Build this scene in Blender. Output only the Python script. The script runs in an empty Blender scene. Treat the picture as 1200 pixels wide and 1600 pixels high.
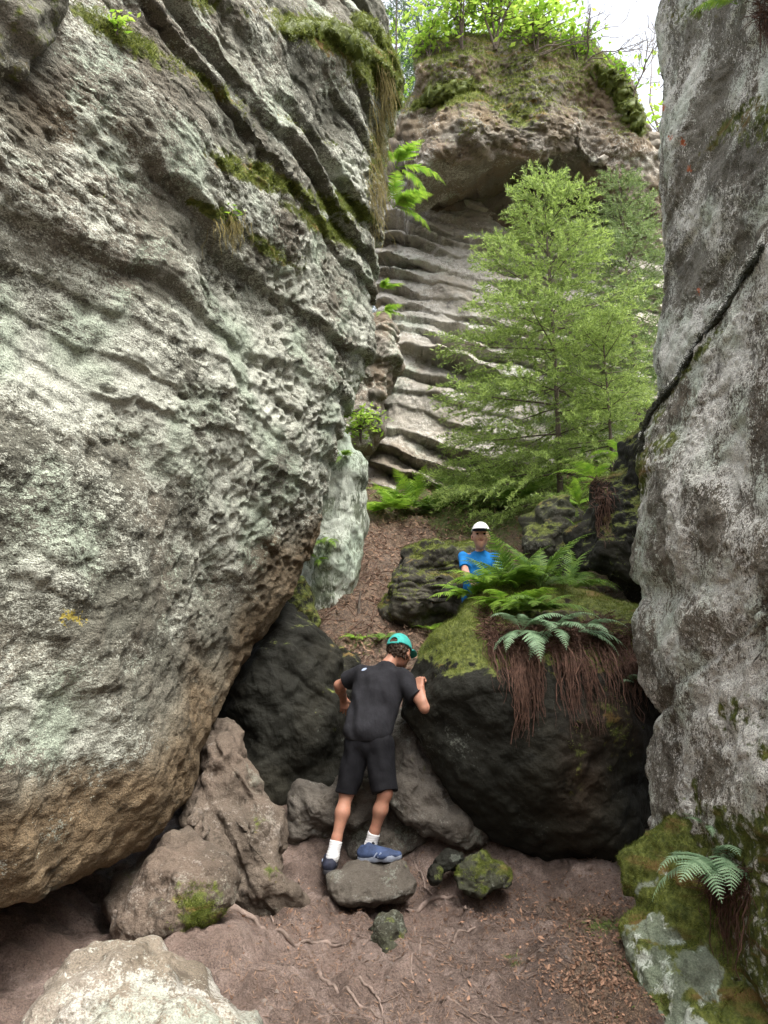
import bpy, math, random
import numpy as np
from mathutils import Vector, Matrix
random.seed(11)
RS = np.random.RandomState(23)
f32 = np.float32
SC = bpy.context.scene
COL = SC.collection

# ------------------------------------------------------------------ camera
F, PITCH, CZ = 1155.0, math.radians(10.0), 1.6
_s, _c = math.sin(PITCH), math.cos(PITCH)
def P(px, py, Y):
    """world point on the sight line through photo position (px, py) at world depth Y"""
    x, y = (px - 600) / F, (800 - py) / F
    d = np.array([x, _c - y * _s, _s + y * _c])
    return np.array([0, 0, CZ]) + d * (Y / d[1])
def proj(p):
    q = p - np.array([0, 0, CZ])
    dep = q[:, 1] * _c + q[:, 2] * _s
    up = -q[:, 1] * _s + q[:, 2] * _c
    dep = np.where(dep < 0.05, 0.05, dep)
    return 600 + F * q[:, 0] / dep, 800 - F * up / dep

# ------------------------------------------------------------------ noise volumes
def fbm_volume(n, beta, seed, kmin=2.0):
    r = np.random.RandomState(seed)
    w = np.fft.rfftn(r.standard_normal((n, n, n)).astype(f32))
    k = np.fft.fftfreq(n) * n
    kz = np.fft.rfftfreq(n) * n
    kk = np.sqrt(k[:, None, None] ** 2 + k[None, :, None] ** 2 + kz[None, None, :] ** 2)
    kk[0, 0, 0] = 1
    amp = kk ** (-beta)
    amp[kk < kmin] = 0
    v = np.fft.irfftn(w * amp, s=(n, n, n)).astype(f32)
    return v / v.std()
def cell_volume(n, cells, seed):
    r = np.random.RandomState(seed)
    pts = r.rand(cells, cells, cells, 3).astype(f32)
    g = (np.arange(n) * (cells / n)).astype(f32)
    X, Y, Z = np.meshgrid(g, g, g, indexing='ij')
    ix, iy, iz = X.astype(int), Y.astype(int), Z.astype(int)
    best = np.full(X.shape, 9, f32)
    for a in (-1, 0, 1):
        for b in (-1, 0, 1):
            for c in (-1, 0, 1):
                q = pts[(ix + a) % cells, (iy + b) % cells, (iz + c) % cells]
                d = (ix + a + q[..., 0] - X) ** 2 + (iy + b + q[..., 1] - Y) ** 2 + (iz + c + q[..., 2] - Z) ** 2
                np.minimum(best, d, out=best)
    return np.sqrt(best)
VA = fbm_volume(128, 3.3, 1)            # smooth
VB = fbm_volume(160, 2.75, 2, 3.0)      # rough
VC = cell_volume(96, 12, 3)             # cells (distance to the nearest point)
def vs(vol, p, period, off=0.0):
    n = vol.shape[0]
    q = (p + off) * (n / period)
    i = np.floor(q).astype(np.int64)
    fr = (q - i).astype(f32)
    i0 = i % n
    i1 = (i + 1) % n
    fl = vol.ravel()
    out = 0
    for a in (0, 1):
        ax = (i1 if a else i0)[:, 0] * n
        wx = fr[:, 0] if a else 1 - fr[:, 0]
        for b in (0, 1):
            ay = (ax + (i1 if b else i0)[:, 1]) * n
            wy = wx * (fr[:, 1] if b else 1 - fr[:, 1])
            out = out + wy * ((1 - fr[:, 2]) * fl[ay + i0[:, 2]] + fr[:, 2] * fl[ay + i1[:, 2]])
    return out
def sstep(a, b, x):
    t = np.clip((x - a) / (b - a), 0, 1)
    return t * t * (3 - 2 * t)
# bedding profile: rounded beds of uneven thickness with grooves between them, per metre of height
def bed_table(seed, lo, hi, L=20.0, n=8000, ledge=False):
    r = np.random.RandomState(seed)
    t = np.zeros(n, f32)
    z = 0.0
    while z < L:
        th = lo + (hi - lo) * r.rand() ** 1.6
        a, b = int(z / L * n), min(n, int((z + th) / L * n))
        u = np.linspace(-1, 1, max(2, b - a))[:b - a]
        asym = 0.35
        prof = np.sqrt(np.clip(1 - np.abs(u) ** 3, 0, 1)) * (1 - asym * 0.5 * (1 + u)) + asym * 0.2
        if ledge:   # slopes outwards going down to a lip, then cuts back sharply beneath it
            prof = np.where(u < -0.72, sstep(-1.0, -0.72, u), 1 - 0.9 * (np.clip(u + 0.72, 0, 2) / 1.72) ** 1.3)
        t[a:b] = prof * (0.55 + 0.45 * r.rand()) * min(1, 0.4 + th / hi)
        z += th
    k = np.ones(9) / 9
    return np.convolve(t, k, 'same').astype(f32)
BEDS = {'thick': bed_table(5, 0.16, 0.75), 'thin': bed_table(6, 0.05, 0.24), 'mid': bed_table(9, 0.28, 0.62), 'ledge': bed_table(14, 0.26, 0.50, ledge=True), 'lip': bed_table(15, 0.22, 0.80, ledge=True)}
def beds(kind, t):
    tb = BEDS[kind]
    x = (t % 20.0) * (len(tb) / 20.0)
    i = np.floor(x).astype(int)
    fr = (x - i).astype(f32)
    return tb[i % len(tb)] * (1 - fr) + tb[(i + 1) % len(tb)] * fr

# ------------------------------------------------------------------ meshes
def link(o, parent=None):
    COL.objects.link(o)
    if parent is not None:
        o.parent = parent
    return o
def mesh_data(name, V, faces, mat=None, smooth=True):
    """faces: list of (n, k) int arrays"""
    me = bpy.data.meshes.new(name)
    V = np.asarray(V, f32)
    faces = [np.asarray(f, np.int32) for f in faces if len(f)]
    nl = sum(f.size for f in faces)
    nf = sum(len(f) for f in faces)
    me.vertices.add(len(V)); me.vertices.foreach_set('co', V.ravel())
    me.loops.add(nl); me.loops.foreach_set('vertex_index', np.concatenate([f.ravel() for f in faces]))
    me.polygons.add(nf)
    tot = np.concatenate([np.full(len(f), f.shape[1], np.int32) for f in faces])
    me.polygons.foreach_set('loop_start', np.concatenate([[0], np.cumsum(tot)[:-1]]).astype(np.int32))
    me.update(calc_edges=True)
    me.polygons.foreach_set('use_smooth', np.full(nf, smooth, bool))
    if mat is not None:
        me.materials.append(mat)
    return me
def obj(name, V, faces, mat=None, parent=None, smooth=True):
    return link(bpy.data.objects.new(name, mesh_data(name, V, faces, mat, smooth)), parent)
def tag(o, label=None, cat=None, group=None, kind=None):
    if label: o['label'] = label
    if cat: o['category'] = cat
    if group: o['group'] = group
    if kind: o['kind'] = kind
    return o
def empty(name, loc=(0, 0, 0)):
    o = bpy.data.objects.new(name, None)
    o.location = loc
    o.empty_display_size = 0.1
    return link(o)
def set_mask(me, m):
    at = me.attributes.new('mask', 'FLOAT_COLOR', 'POINT')
    at.data.foreach_set('color', np.asarray(m, f32).ravel())
def normals(me):
    n = np.empty(len(me.vertices) * 3, f32)
    me.vertex_normals.foreach_get('vector', n)
    return n.reshape(-1, 3)
def tube(pts, radii, k=6):
    pts = np.asarray(pts, float)
    n = len(pts)
    T = np.gradient(pts, axis=0)
    T /= np.linalg.norm(T, axis=1)[:, None] + 1e-9
    ref = np.array([0.31, 0.2, 0.93])
    A = np.cross(T, ref); A /= np.linalg.norm(A, axis=1)[:, None] + 1e-9
    B = np.cross(T, A)
    an = np.arange(k) * 2 * math.pi / k
    V = pts[:, None] + np.asarray(radii)[:, None, None] * (A[:, None] * np.cos(an)[None, :, None] + B[:, None] * np.sin(an)[None, :, None])
    i, j = np.meshgrid(np.arange(n - 1), np.arange(k), indexing='ij')
    j2 = (j + 1) % k
    Fq = np.stack([i * k + j, (i + 1) * k + j, (i + 1) * k + j2, i * k + j2], -1).reshape(-1, 4)
    return V.reshape(-1, 3), Fq
class MB:
    """collects pieces for ONE mesh"""
    def __init__(s): s.V, s.F, s.n = [], {}, 0
    def add(s, V, Fs):
        V = np.asarray(V, float)
        Fs = np.asarray(Fs)
        s.V.append(V); s.F.setdefault(Fs.shape[1], []).append(Fs + s.n); s.n += len(V)
        return s
    def tube(s, pts, r, k=6):
        V, Fq = tube(pts, r, k)
        return s.add(V, Fq)
    def arrays(s):
        return np.concatenate(s.V), [np.concatenate(f) for f in s.F.values()]
    def data(s, name, mat, smooth=True):
        V, Fs = s.arrays()
        return mesh_data(name, V, Fs, mat, smooth)
    def build(s, name, mat, parent=None, smooth=True):
        return link(bpy.data.objects.new(name, s.data(name, mat, smooth)), parent)
def spline(pts, n, closed=False):
    """Catmull-Rom through the points, resampled to n points evenly by length"""
    p = np.asarray(pts, float)
    m = len(p)
    out = []
    rng = range(m) if closed else range(m - 1)
    for i in rng:
        if closed:
            a, b, c, d = p[i - 1], p[i], p[(i + 1) % m], p[(i + 2) % m]
        else:
            a, b, c, d = p[max(i - 1, 0)], p[i], p[i + 1], p[min(i + 2, m - 1)]
        t = np.linspace(0, 1, 24, endpoint=False)[:, None]
        out.append(0.5 * (2 * b + (c - a) * t + (2 * a - 5 * b + 4 * c - d) * t ** 2 + (3 * b - a - 3 * c + d) * t ** 3))
    q = np.concatenate(out + [p[:1] if closed else p[-1:]])
    L = np.concatenate([[0], np.cumsum(np.linalg.norm(np.diff(q, axis=0), axis=1))])
    s = np.linspace(0, L[-1], n, endpoint=not closed)
    return np.stack([np.interp(s, L, q[:, k]) for k in range(3)], 1)
# ------------------------------------------------------------------ materials
class NT:
    def __init__(s, name):
        s.m = bpy.data.materials.new(name); s.m.use_nodes = True
        s.t = s.m.node_tree; s.t.nodes.clear()
        s.out = s.t.nodes.new('ShaderNodeOutputMaterial')
        s.tc = s.t.nodes.new('ShaderNodeTexCoord').outputs['Object']
    def n(s, kind, **kw):
        nd = s.t.nodes.new('ShaderNode' + kind)
        for k, v in kw.items(): setattr(nd, k, v)
        return nd
    def inp(s, nd, key, v):
        if v is None: return
        if hasattr(v, 'is_linked'): s.t.links.new(v, nd.inputs[key])
        else: nd.inputs[key].default_value = v
    def noise(s, scale, detail=4, rough=0.55, vec=None, dist=0.0, col=False):
        nd = s.n('TexNoise')
        s.inp(nd, 'Vector', vec or s.tc); s.inp(nd, 'Scale', scale); s.inp(nd, 'Detail', detail); s.inp(nd, 'Roughness', rough); s.inp(nd, 'Distortion', dist)
        return nd.outputs['Color' if col else 'Fac']
    def voro(s, scale, vec=None, feature='F1'):
        nd = s.n('TexVoronoi', feature=feature)
        s.inp(nd, 'Vector', vec or s.tc); s.inp(nd, 'Scale', scale)
        return nd.outputs['Distance']
    def mapv(s, scale, rot=(0, 0, 0), vec=None):
        nd = s.n('Mapping'); s.inp(nd, 'Vector', vec or s.tc); nd.inputs['Scale'].default_value = scale; nd.inputs['Rotation'].default_value = rot
        return nd.outputs[0]
    def ramp(s, v, a, b, to0=0.0, to1=1.0, smooth=True):
        nd = s.n('MapRange'); nd.interpolation_type = 'SMOOTHSTEP' if smooth else 'LINEAR'
        s.inp(nd, 0, v); s.inp(nd, 1, a); s.inp(nd, 2, b); s.inp(nd, 3, to0); s.inp(nd, 4, to1)
        return nd.outputs[0]
    def math(s, op, a, b=None, clamp=False):
        nd = s.n('Math', operation=op, use_clamp=clamp)
        s.inp(nd, 0, a); s.inp(nd, 1, b)
        return nd.outputs[0]
    def mix(s, f, a, b):
        nd = s.n('Mix', data_type='RGBA')
        s.inp(nd, 0, f)
        for k, v in ((6, a), (7, b)):
            if isinstance(v, (tuple, list)): v = tuple(v) + (1.0,) * (4 - len(v))
            s.inp(nd, k, v)
        return nd.outputs[2]
    def mul(s, c, f):
        nd = s.n('Mix', data_type='RGBA', blend_type='MULTIPLY'); nd.inputs[0].default_value = 1
        s.inp(nd, 6, c); s.inp(nd, 7, f)
        return nd.outputs[2]
    def mask(s):
        a = s.n('Attribute', attribute_name='mask')
        sp = s.n('SeparateColor'); s.t.links.new(a.outputs['Color'], sp.inputs[0])
        return sp.outputs[0], sp.outputs[1], sp.outputs[2], a.outputs['Alpha']
    def bump(s, h, strength=0.5, dist=0.02, nrm=None):
        nd = s.n('Bump'); nd.inputs['Strength'].default_value = strength; nd.inputs['Distance'].default_value = dist
        s.inp(nd, 'Height', h); s.inp(nd, 'Normal', nrm)
        return nd.outputs[0]
    def finish(s, col, rough=0.9, nrm=None, spec=0.25, trans=0.0, sheen=0.0):
        b = s.n('BsdfPrincipled')
        if isinstance(col, (tuple, list)): col = tuple(col) + (1.0,) * (4 - len(col))
        s.inp(b, 'Base Color', col); s.inp(b, 'Roughness', rough); s.inp(b, 'Specular IOR Level', spec); s.inp(b, 'Normal', nrm)
        if sheen: b.inputs['Sheen Weight'].default_value = sheen
        sh = b.outputs[0]
        if trans:
            t = s.n('BsdfTranslucent'); s.inp(t, 'Color', col)
            m = s.n('MixShader'); m.inputs[0].default_value = trans
            s.t.links.new(b.outputs[0], m.inputs[1]); s.t.links.new(t.outputs[0], m.inputs[2]); sh = m.outputs[0]
        s.t.links.new(sh, s.out.inputs[0])
        return s.m
MOSS_D, MOSS_L = (0.050, 0.064, 0.016), (0.150, 0.168, 0.040)

def rock_mat(name, dark, mid, lichen, brown, lich_amt=0.5, lich_scale=9.0, speck=0.5, bump=0.6, alt=None, rough=0.92, strat=0.25, paint=(0.5, 0.36, 0.03), stretch=(1, 1, 1), warp=(0, 0, 0), lw=1.0):
    """sandstone: dark crust, bare mid tone, pale lichen; mask R moss, G lichen bias, B bare brown stone, A paint"""
    t = NT(name)
    R, G, B, A = t.mask()
    v = t.mapv(stretch, warp)
    w = t.noise(1.3, 3, 0.6, v)
    fine = t.noise(34, 4, 0.72, v)
    grain = t.noise(130, 2, 0.7)
    st = t.noise(2.2, 4, 0.65, t.mapv((0.6, 0.6, 5.0)))
    base = t.mix(t.ramp(w, 0.34, 0.66), dark, mid)
    base = t.mix(t.math('MULTIPLY', t.ramp(st, 0.45, 0.62), strat), base, mid)
    if alt: base = t.mix(t.ramp(t.noise(0.9, 4, 0.6, t.mapv((1.3, 1.1, 0.9), (0.4, 0.2, 0))), 0.46, 0.62), base, alt)
    bc = t.mix(t.ramp(t.noise(3.3, 4, 0.65), 0.35, 0.68), brown, tuple(c * 0.55 for c in brown))
    base = t.mix(t.math('MULTIPLY', B, t.ramp(fine, 0.2, 0.5, 0.65, 1.0)), base, bc)
    # lichen: patches made of speckles
    pat = t.noise(lich_scale * 0.22, 3, 0.62, v)
    sp1 = t.noise(lich_scale * 2.6, 3, 0.68, v)
    sp2 = t.noise(lich_scale * 8, 2, 0.7, v)
    lv = t.math('ADD', t.math('MULTIPLY', pat, 0.55), t.math('ADD', t.math('MULTIPLY', sp1, 0.50), t.math('MULTIPLY', sp2, 0.50)))
    lv = t.math('ADD', lv, t.math('MULTIPLY', t.math('SUBTRACT', G, 0.5), 0.5))
    th = 0.87 - 0.2 * lich_amt
    lm = t.ramp(lv, th + .02 - 0.055 * lw, th + .02 + 0.055 * lw)
    lc = t.mix(t.ramp(t.noise(2.1, 2, 0.5), 0.45, 0.66), lichen, (lichen[0] * 0.80, lichen[1] * 0.88, lichen[2] * 0.82))
    c = t.mix(lm, base, lc)
    c = t.mul(c, t.mix(t.ramp(grain, 0.32, 0.62), (1 - speck * 0.75,) * 3, (1.12, 1.12, 1.12)))
    # dark algae blotches
    al = t.ramp(t.math('ADD', t.math('MULTIPLY', t.noise(5.5, 3, 0.7, v), 0.7), t.math('MULTIPLY', fine, 0.35)), 0.575, 0.70)
    c = t.mix(t.math('MULTIPLY', al, 0.75), c, tuple(x * 0.5 for x in dark))
    # moss
    mn = t.math('ADD', R, t.math('MULTIPLY', t.math('SUBTRACT', t.noise(16, 3, 0.7), 0.5), 1.5))
    mm = t.ramp(mn, 0.34, 0.6)
    mc = t.mix(t.ramp(fine, 0.35, 0.68), MOSS_D, MOSS_L)
    mc = t.mix(t.ramp(st, 0.52, 0.66), mc, (0.15, 0.10, 0.035))
    c = t.mix(mm, c, mc)
    pm = t.ramp(t.math('ADD', A, t.math('MULTIPLY', t.math('SUBTRACT', t.noise(38, 2, 0.7), 0.5), 1.3)), 0.62, 0.78)
    c = t.mix(pm, c, paint)
    h = t.math('ADD', t.math('MULTIPLY', fine, 0.7), t.math('MULTIPLY', grain, 0.25))
    nrm = t.bump(h, bump, 0.03)
    return t.finish(c, rough, nrm, 0.2)

def plain(name, col, rough=0.8, var=0.25, scale=20, bump=0.0, spec=0.3, trans=0.0, sheen=0.0, col2=None):
    t = NT(name)
    n = t.noise(scale, 4, 0.6)
    c2 = col2 or tuple(c * (1 - var) for c in col)
    c = t.mix(t.ramp(n, 0.32, 0.68), c2, tuple(min(1, x * (1 + var * 0.4)) for x in col))
    return t.finish(c, rough, t.bump(t.noise(scale * 3, 4, 0.7), bump, 0.01) if bump else None, spec, trans, sheen)

def leaf(name, c1, c2, trans=0.35, rough=0.5, scale=5.0):
    t = NT(name)
    geo = t.n('NewGeometry')
    r = t.math('ADD', t.math('MULTIPLY', geo.outputs['Random Per Island'], 0.55), t.math('MULTIPLY', t.noise(scale, 3, 0.6), 0.5))
    return t.finish(t.mix(t.ramp(r, 0.2, 0.85), c1, c2), rough, None, 0.35, trans)
M = {}
M['left'] = rock_mat('lichen_sandstone', (0.088, 0.087, 0.068), (0.205, 0.200, 0.160), (0.405, 0.415, 0.35), (0.19, 0.138, 0.082), 0.55, 13, 0.65, 1.0, (0.15, 0.135, 0.105), lw=.75, paint=(0.36, 0.29, 0.06), stretch=(.75, .75, 1.4), warp=(.1, .25, 0))
M['right'] = rock_mat('speckled_sandstone', (0.145, 0.135, 0.113), (0.26, 0.245, 0.205), (0.68, 0.665, 0.605), (0.22, 0.18, 0.13), 0.46, 17, 0.75, 1.2, (0.16, 0.147, 0.118), paint=(0.42, 0.12, 0.05), stretch=(1, 1, 0.6), lw=.5)
M['cliff'] = rock_mat('pale_bedded_sandstone', (0.20, 0.19, 0.16), (0.365, 0.345, 0.30), (0.46, 0.44, 0.39), (0.23, 0.18, 0.125), 0.25, 8, 0.35, 0.6, (0.29, 0.262, 0.215), strat=0.7)
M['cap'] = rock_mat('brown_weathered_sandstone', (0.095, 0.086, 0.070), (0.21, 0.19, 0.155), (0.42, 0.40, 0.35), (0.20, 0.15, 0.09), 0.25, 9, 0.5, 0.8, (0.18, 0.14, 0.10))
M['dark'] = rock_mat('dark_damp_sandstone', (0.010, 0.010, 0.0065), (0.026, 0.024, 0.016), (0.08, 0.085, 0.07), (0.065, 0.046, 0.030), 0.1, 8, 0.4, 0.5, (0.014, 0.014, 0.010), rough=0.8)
M['mossrock'] = rock_mat('mossy_grey_sandstone', (0.038, 0.036, 0.027), (0.075, 0.068, 0.052), (0.15, 0.15, 0.125), (0.12, 0.09, 0.06), 0.2, 8, 0.4, 0.6, (0.05, 0.052, 0.033), rough=0.85)
M['grey'] = rock_mat('grey_trodden_stone', (0.060, 0.053, 0.044), (0.115, 0.102, 0.085), (0.18, 0.172, 0.15), (0.14, 0.10, 0.07), 0.12, 10, 0.35, 0.5, (0.09, 0.078, 0.063), rough=0.8)
M['ridge'] = rock_mat('reddish_sandstone', (0.062, 0.050, 0.038), (0.130, 0.104, 0.080), (0.22, 0.19, 0.16), (0.18, 0.115, 0.075), 0.12, 8, 0.4, 0.6, (0.12, 0.092, 0.070))
M['white'] = rock_mat('pale_sandstone', (0.14, 0.115, 0.085), (0.26, 0.23, 0.19), (0.38, 0.365, 0.32), (0.26, 0.19, 0.13), 0.35, 10, 0.5, 0.7, (0.25, 0.21, 0.16))
M['pillar'] = rock_mat('green_algae_sandstone', (0.11, 0.125, 0.088), (0.22, 0.245, 0.185), (0.46, 0.49, 0.42), (0.20, 0.19, 0.11), 0.35, 7, 0.4, 0.6, (0.20, 0.235, 0.16), stretch=(1, 1, 0.35))
# ------------------------------------------------------------------ rocks
ROCKS = {}
def to3(q):
    """('w', x, y, z) stays in world units; (px, py, Y) is a sight-line point"""
    return np.array(q[1:], float) if q[0] == 'w' else P(*q)
def rock(name, ring, C, Bf, Bb, mat, label, cat, nth=300, nf=120, nb=24, ef=2.6, eb=2.2, planes=(), macro=(3.0, 0.10), mid=(1.2, 0.03),
         bed=None, pits=None, grit=None, thin=0, fine=0.006, masks=None, seed=0, group=None, kind=None, shear=None):
    R = spline([to3(q) for q in ring], 4000, True)
    x_, y_ = proj(R)
    wt_ = np.where((x_ > -80) & (x_ < 1280) & (y_ > -80) & (y_ < 1680) & (R[:, 1] > 1.5), 1.0, .25)      # finer where it can be seen
    cw_ = np.concatenate([[0], np.cumsum(wt_)])
    R = np.stack([np.interp(np.linspace(0, cw_[-1], nth, endpoint=False), cw_, np.append(R[:, k], R[0, k])) for k in range(3)], 1)
    C = to3(C); Bf = np.array(Bf, float); Bb = np.array(Bb, float)
    rows = []
    sf = np.linspace(0, 1, nf + 1)[1:] ** 0.8          # centre to rim on the near side
    sf = 1 - (1 - sf) ** 1.35
    for s in sf:
        rows.append(C + (R - C) * s + Bf * (max(0, 1 - s ** ef)) ** (1 / 2.1))
    sb = 1 - np.linspace(0, 1, nb + 1)[1:-1]
    for s in sb:
        rows.append(C + (R - C) * s + Bb * (max(0, 1 - s ** eb)) ** (1 / 2.1))
    V = np.concatenate([np.concatenate(rows), [C + Bf], [C + Bb]]).astype(np.float64)
    m = len(rows)
    for (pt, nn, k) in planes:
        pt = to3(pt); nn = np.array(nn, float); nn /= np.linalg.norm(nn)
        d = (V - pt) @ nn
        V -= nn * (np.logaddexp(0, d / k) * k)[:, None]
    i, j = np.meshgrid(np.arange(m - 1), np.arange(nth), indexing='ij')
    j2 = (j + 1) % nth
    Q = np.stack([i * nth + j, i * nth + j2, (i + 1) * nth + j2, (i + 1) * nth + j], -1).reshape(-1, 4)
    jj = np.arange(nth); k2 = (jj + 1) % nth
    T1 = np.stack([np.full(nth, m * nth), k2, jj], -1)
    T2 = np.stack([np.full(nth, m * nth + 1), (m - 1) * nth + jj, (m - 1) * nth + k2], -1)
    # make the shell face outwards
    def vol():
        a, b, c, d = (V[Q[:, x]] - C for x in range(4))
        return (np.einsum('ij,ij->i', a, np.cross(b, c)) + np.einsum('ij,ij->i', a, np.cross(c, d))).sum()
    if vol() < 0:
        Q, T1, T2 = Q[:, ::-1], T1[:, ::-1], T2[:, ::-1]
    me = mesh_data(name, V, [Q, T1, T2], mat)
    kf = max(2, int((sf < .06).sum())); kb = max(2, nb // 12)
    def nrm_():
        N = normals(me)
        a = N[kf * nth:(kf + 1) * nth].mean(0); a /= np.linalg.norm(a)      # steady normals round the two poles
        t = np.repeat(sstep(0, 1, np.arange(kf) / kf), nth)[:, None]
        N[:kf * nth] = a * (1 - t) + N[:kf * nth] * t
        N[m * nth] = a
        return N
    def push(d):
        nonlocal V
        V = V + nrm_() * d[:, None]
        me.vertices.foreach_set('co', V.astype(f32).ravel()); me.update()
    o3 = np.array([seed * 1.7, seed * 0.9, seed * 2.3])
    if macro: push(macro[1] * vs(VA, V, macro[0], o3))
    d = np.zeros(len(V))
    if mid: d += 0.7 * mid[1] * vs(VB, V, mid[0], o3 + 3)
    if bed:
        kindb, amp, dip, warp = bed[:4]
        t = V[:, 2] + dip[0] * V[:, 0] + dip[1] * V[:, 1] + warp * vs(VA, V, 5.0, o3 + 7) + 0.02 * vs(VB, V, 2.0, o3) + 5 + seed
        w = np.clip(0.75 + 0.45 * vs(VA, V, 4.2, o3 + 11), 0.15, 1.5)
        if len(bed) > 4: w = w * bed[4](V)
        d += amp * (beds(kindb, t) - 0.5) * w
        if thin: d += thin * (beds('thin', t * 1.3 + 3) - .5) * np.clip(w, 0, 1.2)
    if bed or mid: push(d)
    if pits:
        amp, per, where = pits
        S = V * np.array([1, 1, 1.25]) + 0.02 * vs(VB, V, 1.0, o3)[:, None]
        c = vs(VC, S, per, o3)
        w = where(V, *proj(V)) if where else 1.0
        push(-amp * (1 - sstep(0.15, 0.62, c)) * w)
    if grit:
        amp, per, st = grit[:3]
        g1 = vs(VB, V * np.array([1, 1, st]) + .4 * V[:, [2, 2, 1]] * np.array([.2, .1, .1]), per, o3 + 5)
        g2 = vs(VB, V * np.array([1, 1, st]), per * .43, o3 + 9)
        wt = np.clip(.65 + .5 * vs(VA, V, 2.4, o3 + 2), .1, 1.3)
        if len(grit) > 3: wt = wt * grit[3](V)
        push(-amp * wt * (np.clip(g1 - .15, 0, 2.2) + .55 * np.clip(g2 - .1, 0, 2)))
    if fine: push(fine * vs(VB, V, 0.55, o3 + 1))
    mk = np.zeros((len(V), 4)); mk[:, 1] = 0.5
    if masks: masks(mk, V, normals(me), *proj(V))
    set_mask(me, mk)
    o = link(bpy.data.objects.new(name, me))
    tag(o, label, cat, group, kind)
    ROCKS[label] = (o, V, normals(me), mk)
    return o
def blob(px, py, x, y, rx, ry, ang=0):
    a = math.radians(ang)
    u = (px - x) * math.cos(a) + (py - y) * math.sin(a)
    v = -(px - x) * math.sin(a) + (py - y) * math.cos(a)
    return np.exp(-((u / rx) ** 2 + (v / ry) ** 2))
def moss_up(N, lo=0.35, hi=0.75):
    return sstep(lo, hi, N[:, 2])

# ---- the leaning boulder on the left
def m_left(mk, V, N, px, py):
    n1 = vs(VA, V, 2.2)
    # bare brown stone on the sheltered lower flank
    edge = np.interp(py, [560, 640, 760, 860, 960, 1060, 1140, 1230, 1330, 1450], [620, 540, 520, 400, 330, 300, 240, 120, -80, -300])
    low = sstep(-40, 120, px - edge + 25 * n1) * sstep(560, 700, py)
    low = np.maximum(low, sstep(1150, 1330, py + 30 * n1))
    mk[:, 2] = low + 0.55 * blob(px, py, 130, 205, 120, 35, 20)
    mk[:, 1] = 0.52 + .10 * n1 - 0.5 * low - 0.10 * sstep(420, 0, py + 0.25 * px - 60 + 20 * n1) + 0.32 * blob(px, py, 130, 1120, 110, 70) + 0.22 * blob(px, py, 440, 640, 190, 160) - 0.2 * blob(px, py, 120, 960, 120, 90)
    mk[:, 1] -= 0.35 * blob(px, py, 330, 1060, 150, 70, -12)
    ms = 0
    for (x, y, rx, ry, a, s) in ((215, 70, 150, 22, 30, 1.0), (320, 130, 120, 18, 35, .9), (450, 290, 130, 17, 28, 1.1), (380, 270, 70, 14, 30, 1.0), (500, 350, 80, 19, 33, 1.1),
                                 (420, 390, 65, 16, 33, 1.0), (330, 330, 55, 14, 25, .9), (560, 330, 60, 14, 35, 1.0), (520, 60, 110, 28, 20, 1.2), (600, 100, 50, 60, 60, 1.2),
                                 (330, 5, 90, 20, 15, .7), (590, 250, 25, 90, 0, .7), (490, 210, 60, 8, 30, .6)):
        ms = np.maximum(ms, s * blob(px, py, x, y, rx, ry, a))
    mk[:, 0] = ms * (0.80 + 0.14 * n1) + 0.15 * moss_up(N, .3, .8) * (py < 420)
    mk[:, 3] = 0.78 * blob(px, py, 113, 965, 36, 24, 10)
def p_left(V, px, py):
    a = sstep(250, 420, px) * sstep(1000, 850, py) * sstep(120, 260, py)
    return np.clip(a * (0.55 + 0.6 * vs(VA, V, 1.6)) + 0.10, 0, 1.3)
rock('boulder', [(545, -260, 7.2), (560, -100, 7.1), (572, 0, 7.0), (596, 60, 7), (622, 125, 6.9), (624, 165, 6.9), (606, 230, 6.9), (604, 330, 6.8), (590, 420, 6.7), (580, 500, 6.6), (560, 570, 6.5),
                 (528, 625, 6.4), (526, 690, 6.3), (512, 760, 6.2), (490, 830, 6.0), (455, 900, 5.9), (410, 965, 5.7), (372, 1015, 5.6), (352, 1085, 5.4), (322, 1160, 5.1), (285, 1240, 4.8), (230, 1300, 4.4),
                 (150, 1345, 4.1), (70, 1390, 3.7), (-30, 1440, 3.3), ('w', -2.7, 2.2, .55), ('w', -3.4, 1.0, .6), ('w', -4.3, -.6, 1.2), ('w', -4.9, -1.2, 4), ('w', -4.5, 0, 6.5), ('w', -3.2, 3, 8.2), ('w', -1.6, 5.6, 8.8)],
     ('w', -2.45, 1.9, 4.0), (0.36, -0.20, 0), (-3.2, 1.9, 0.4), M['left'], 'huge leaning lichen-covered boulder overhanging the left side of the path', 'boulder',
     1400, 680, 50, 3.4, 2.6, grit=(.0062, .50, 1.9, lambda V: .35 + .65 * sstep(1.0, 1.9, V[:, 2] + .5 * (V[:, 0] + .6))), thin=.022, macro=(4.5, 0.035), mid=(1.6, 0.010), bed=('lip', 0.085, (0.05, -0.02), 0.07, lambda V: 0.30 + 0.9 * sstep(2.6, 4.2, V[:, 2] + .25 * (V[:, 0] + 1)) + 0.5 * sstep(-1.0, -.5, V[:, 0]) - .2 * sstep(1.5, .8, V[:, 2])), pits=(0.034, 1.05, p_left), fine=0.006, masks=m_left, seed=1)
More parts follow.
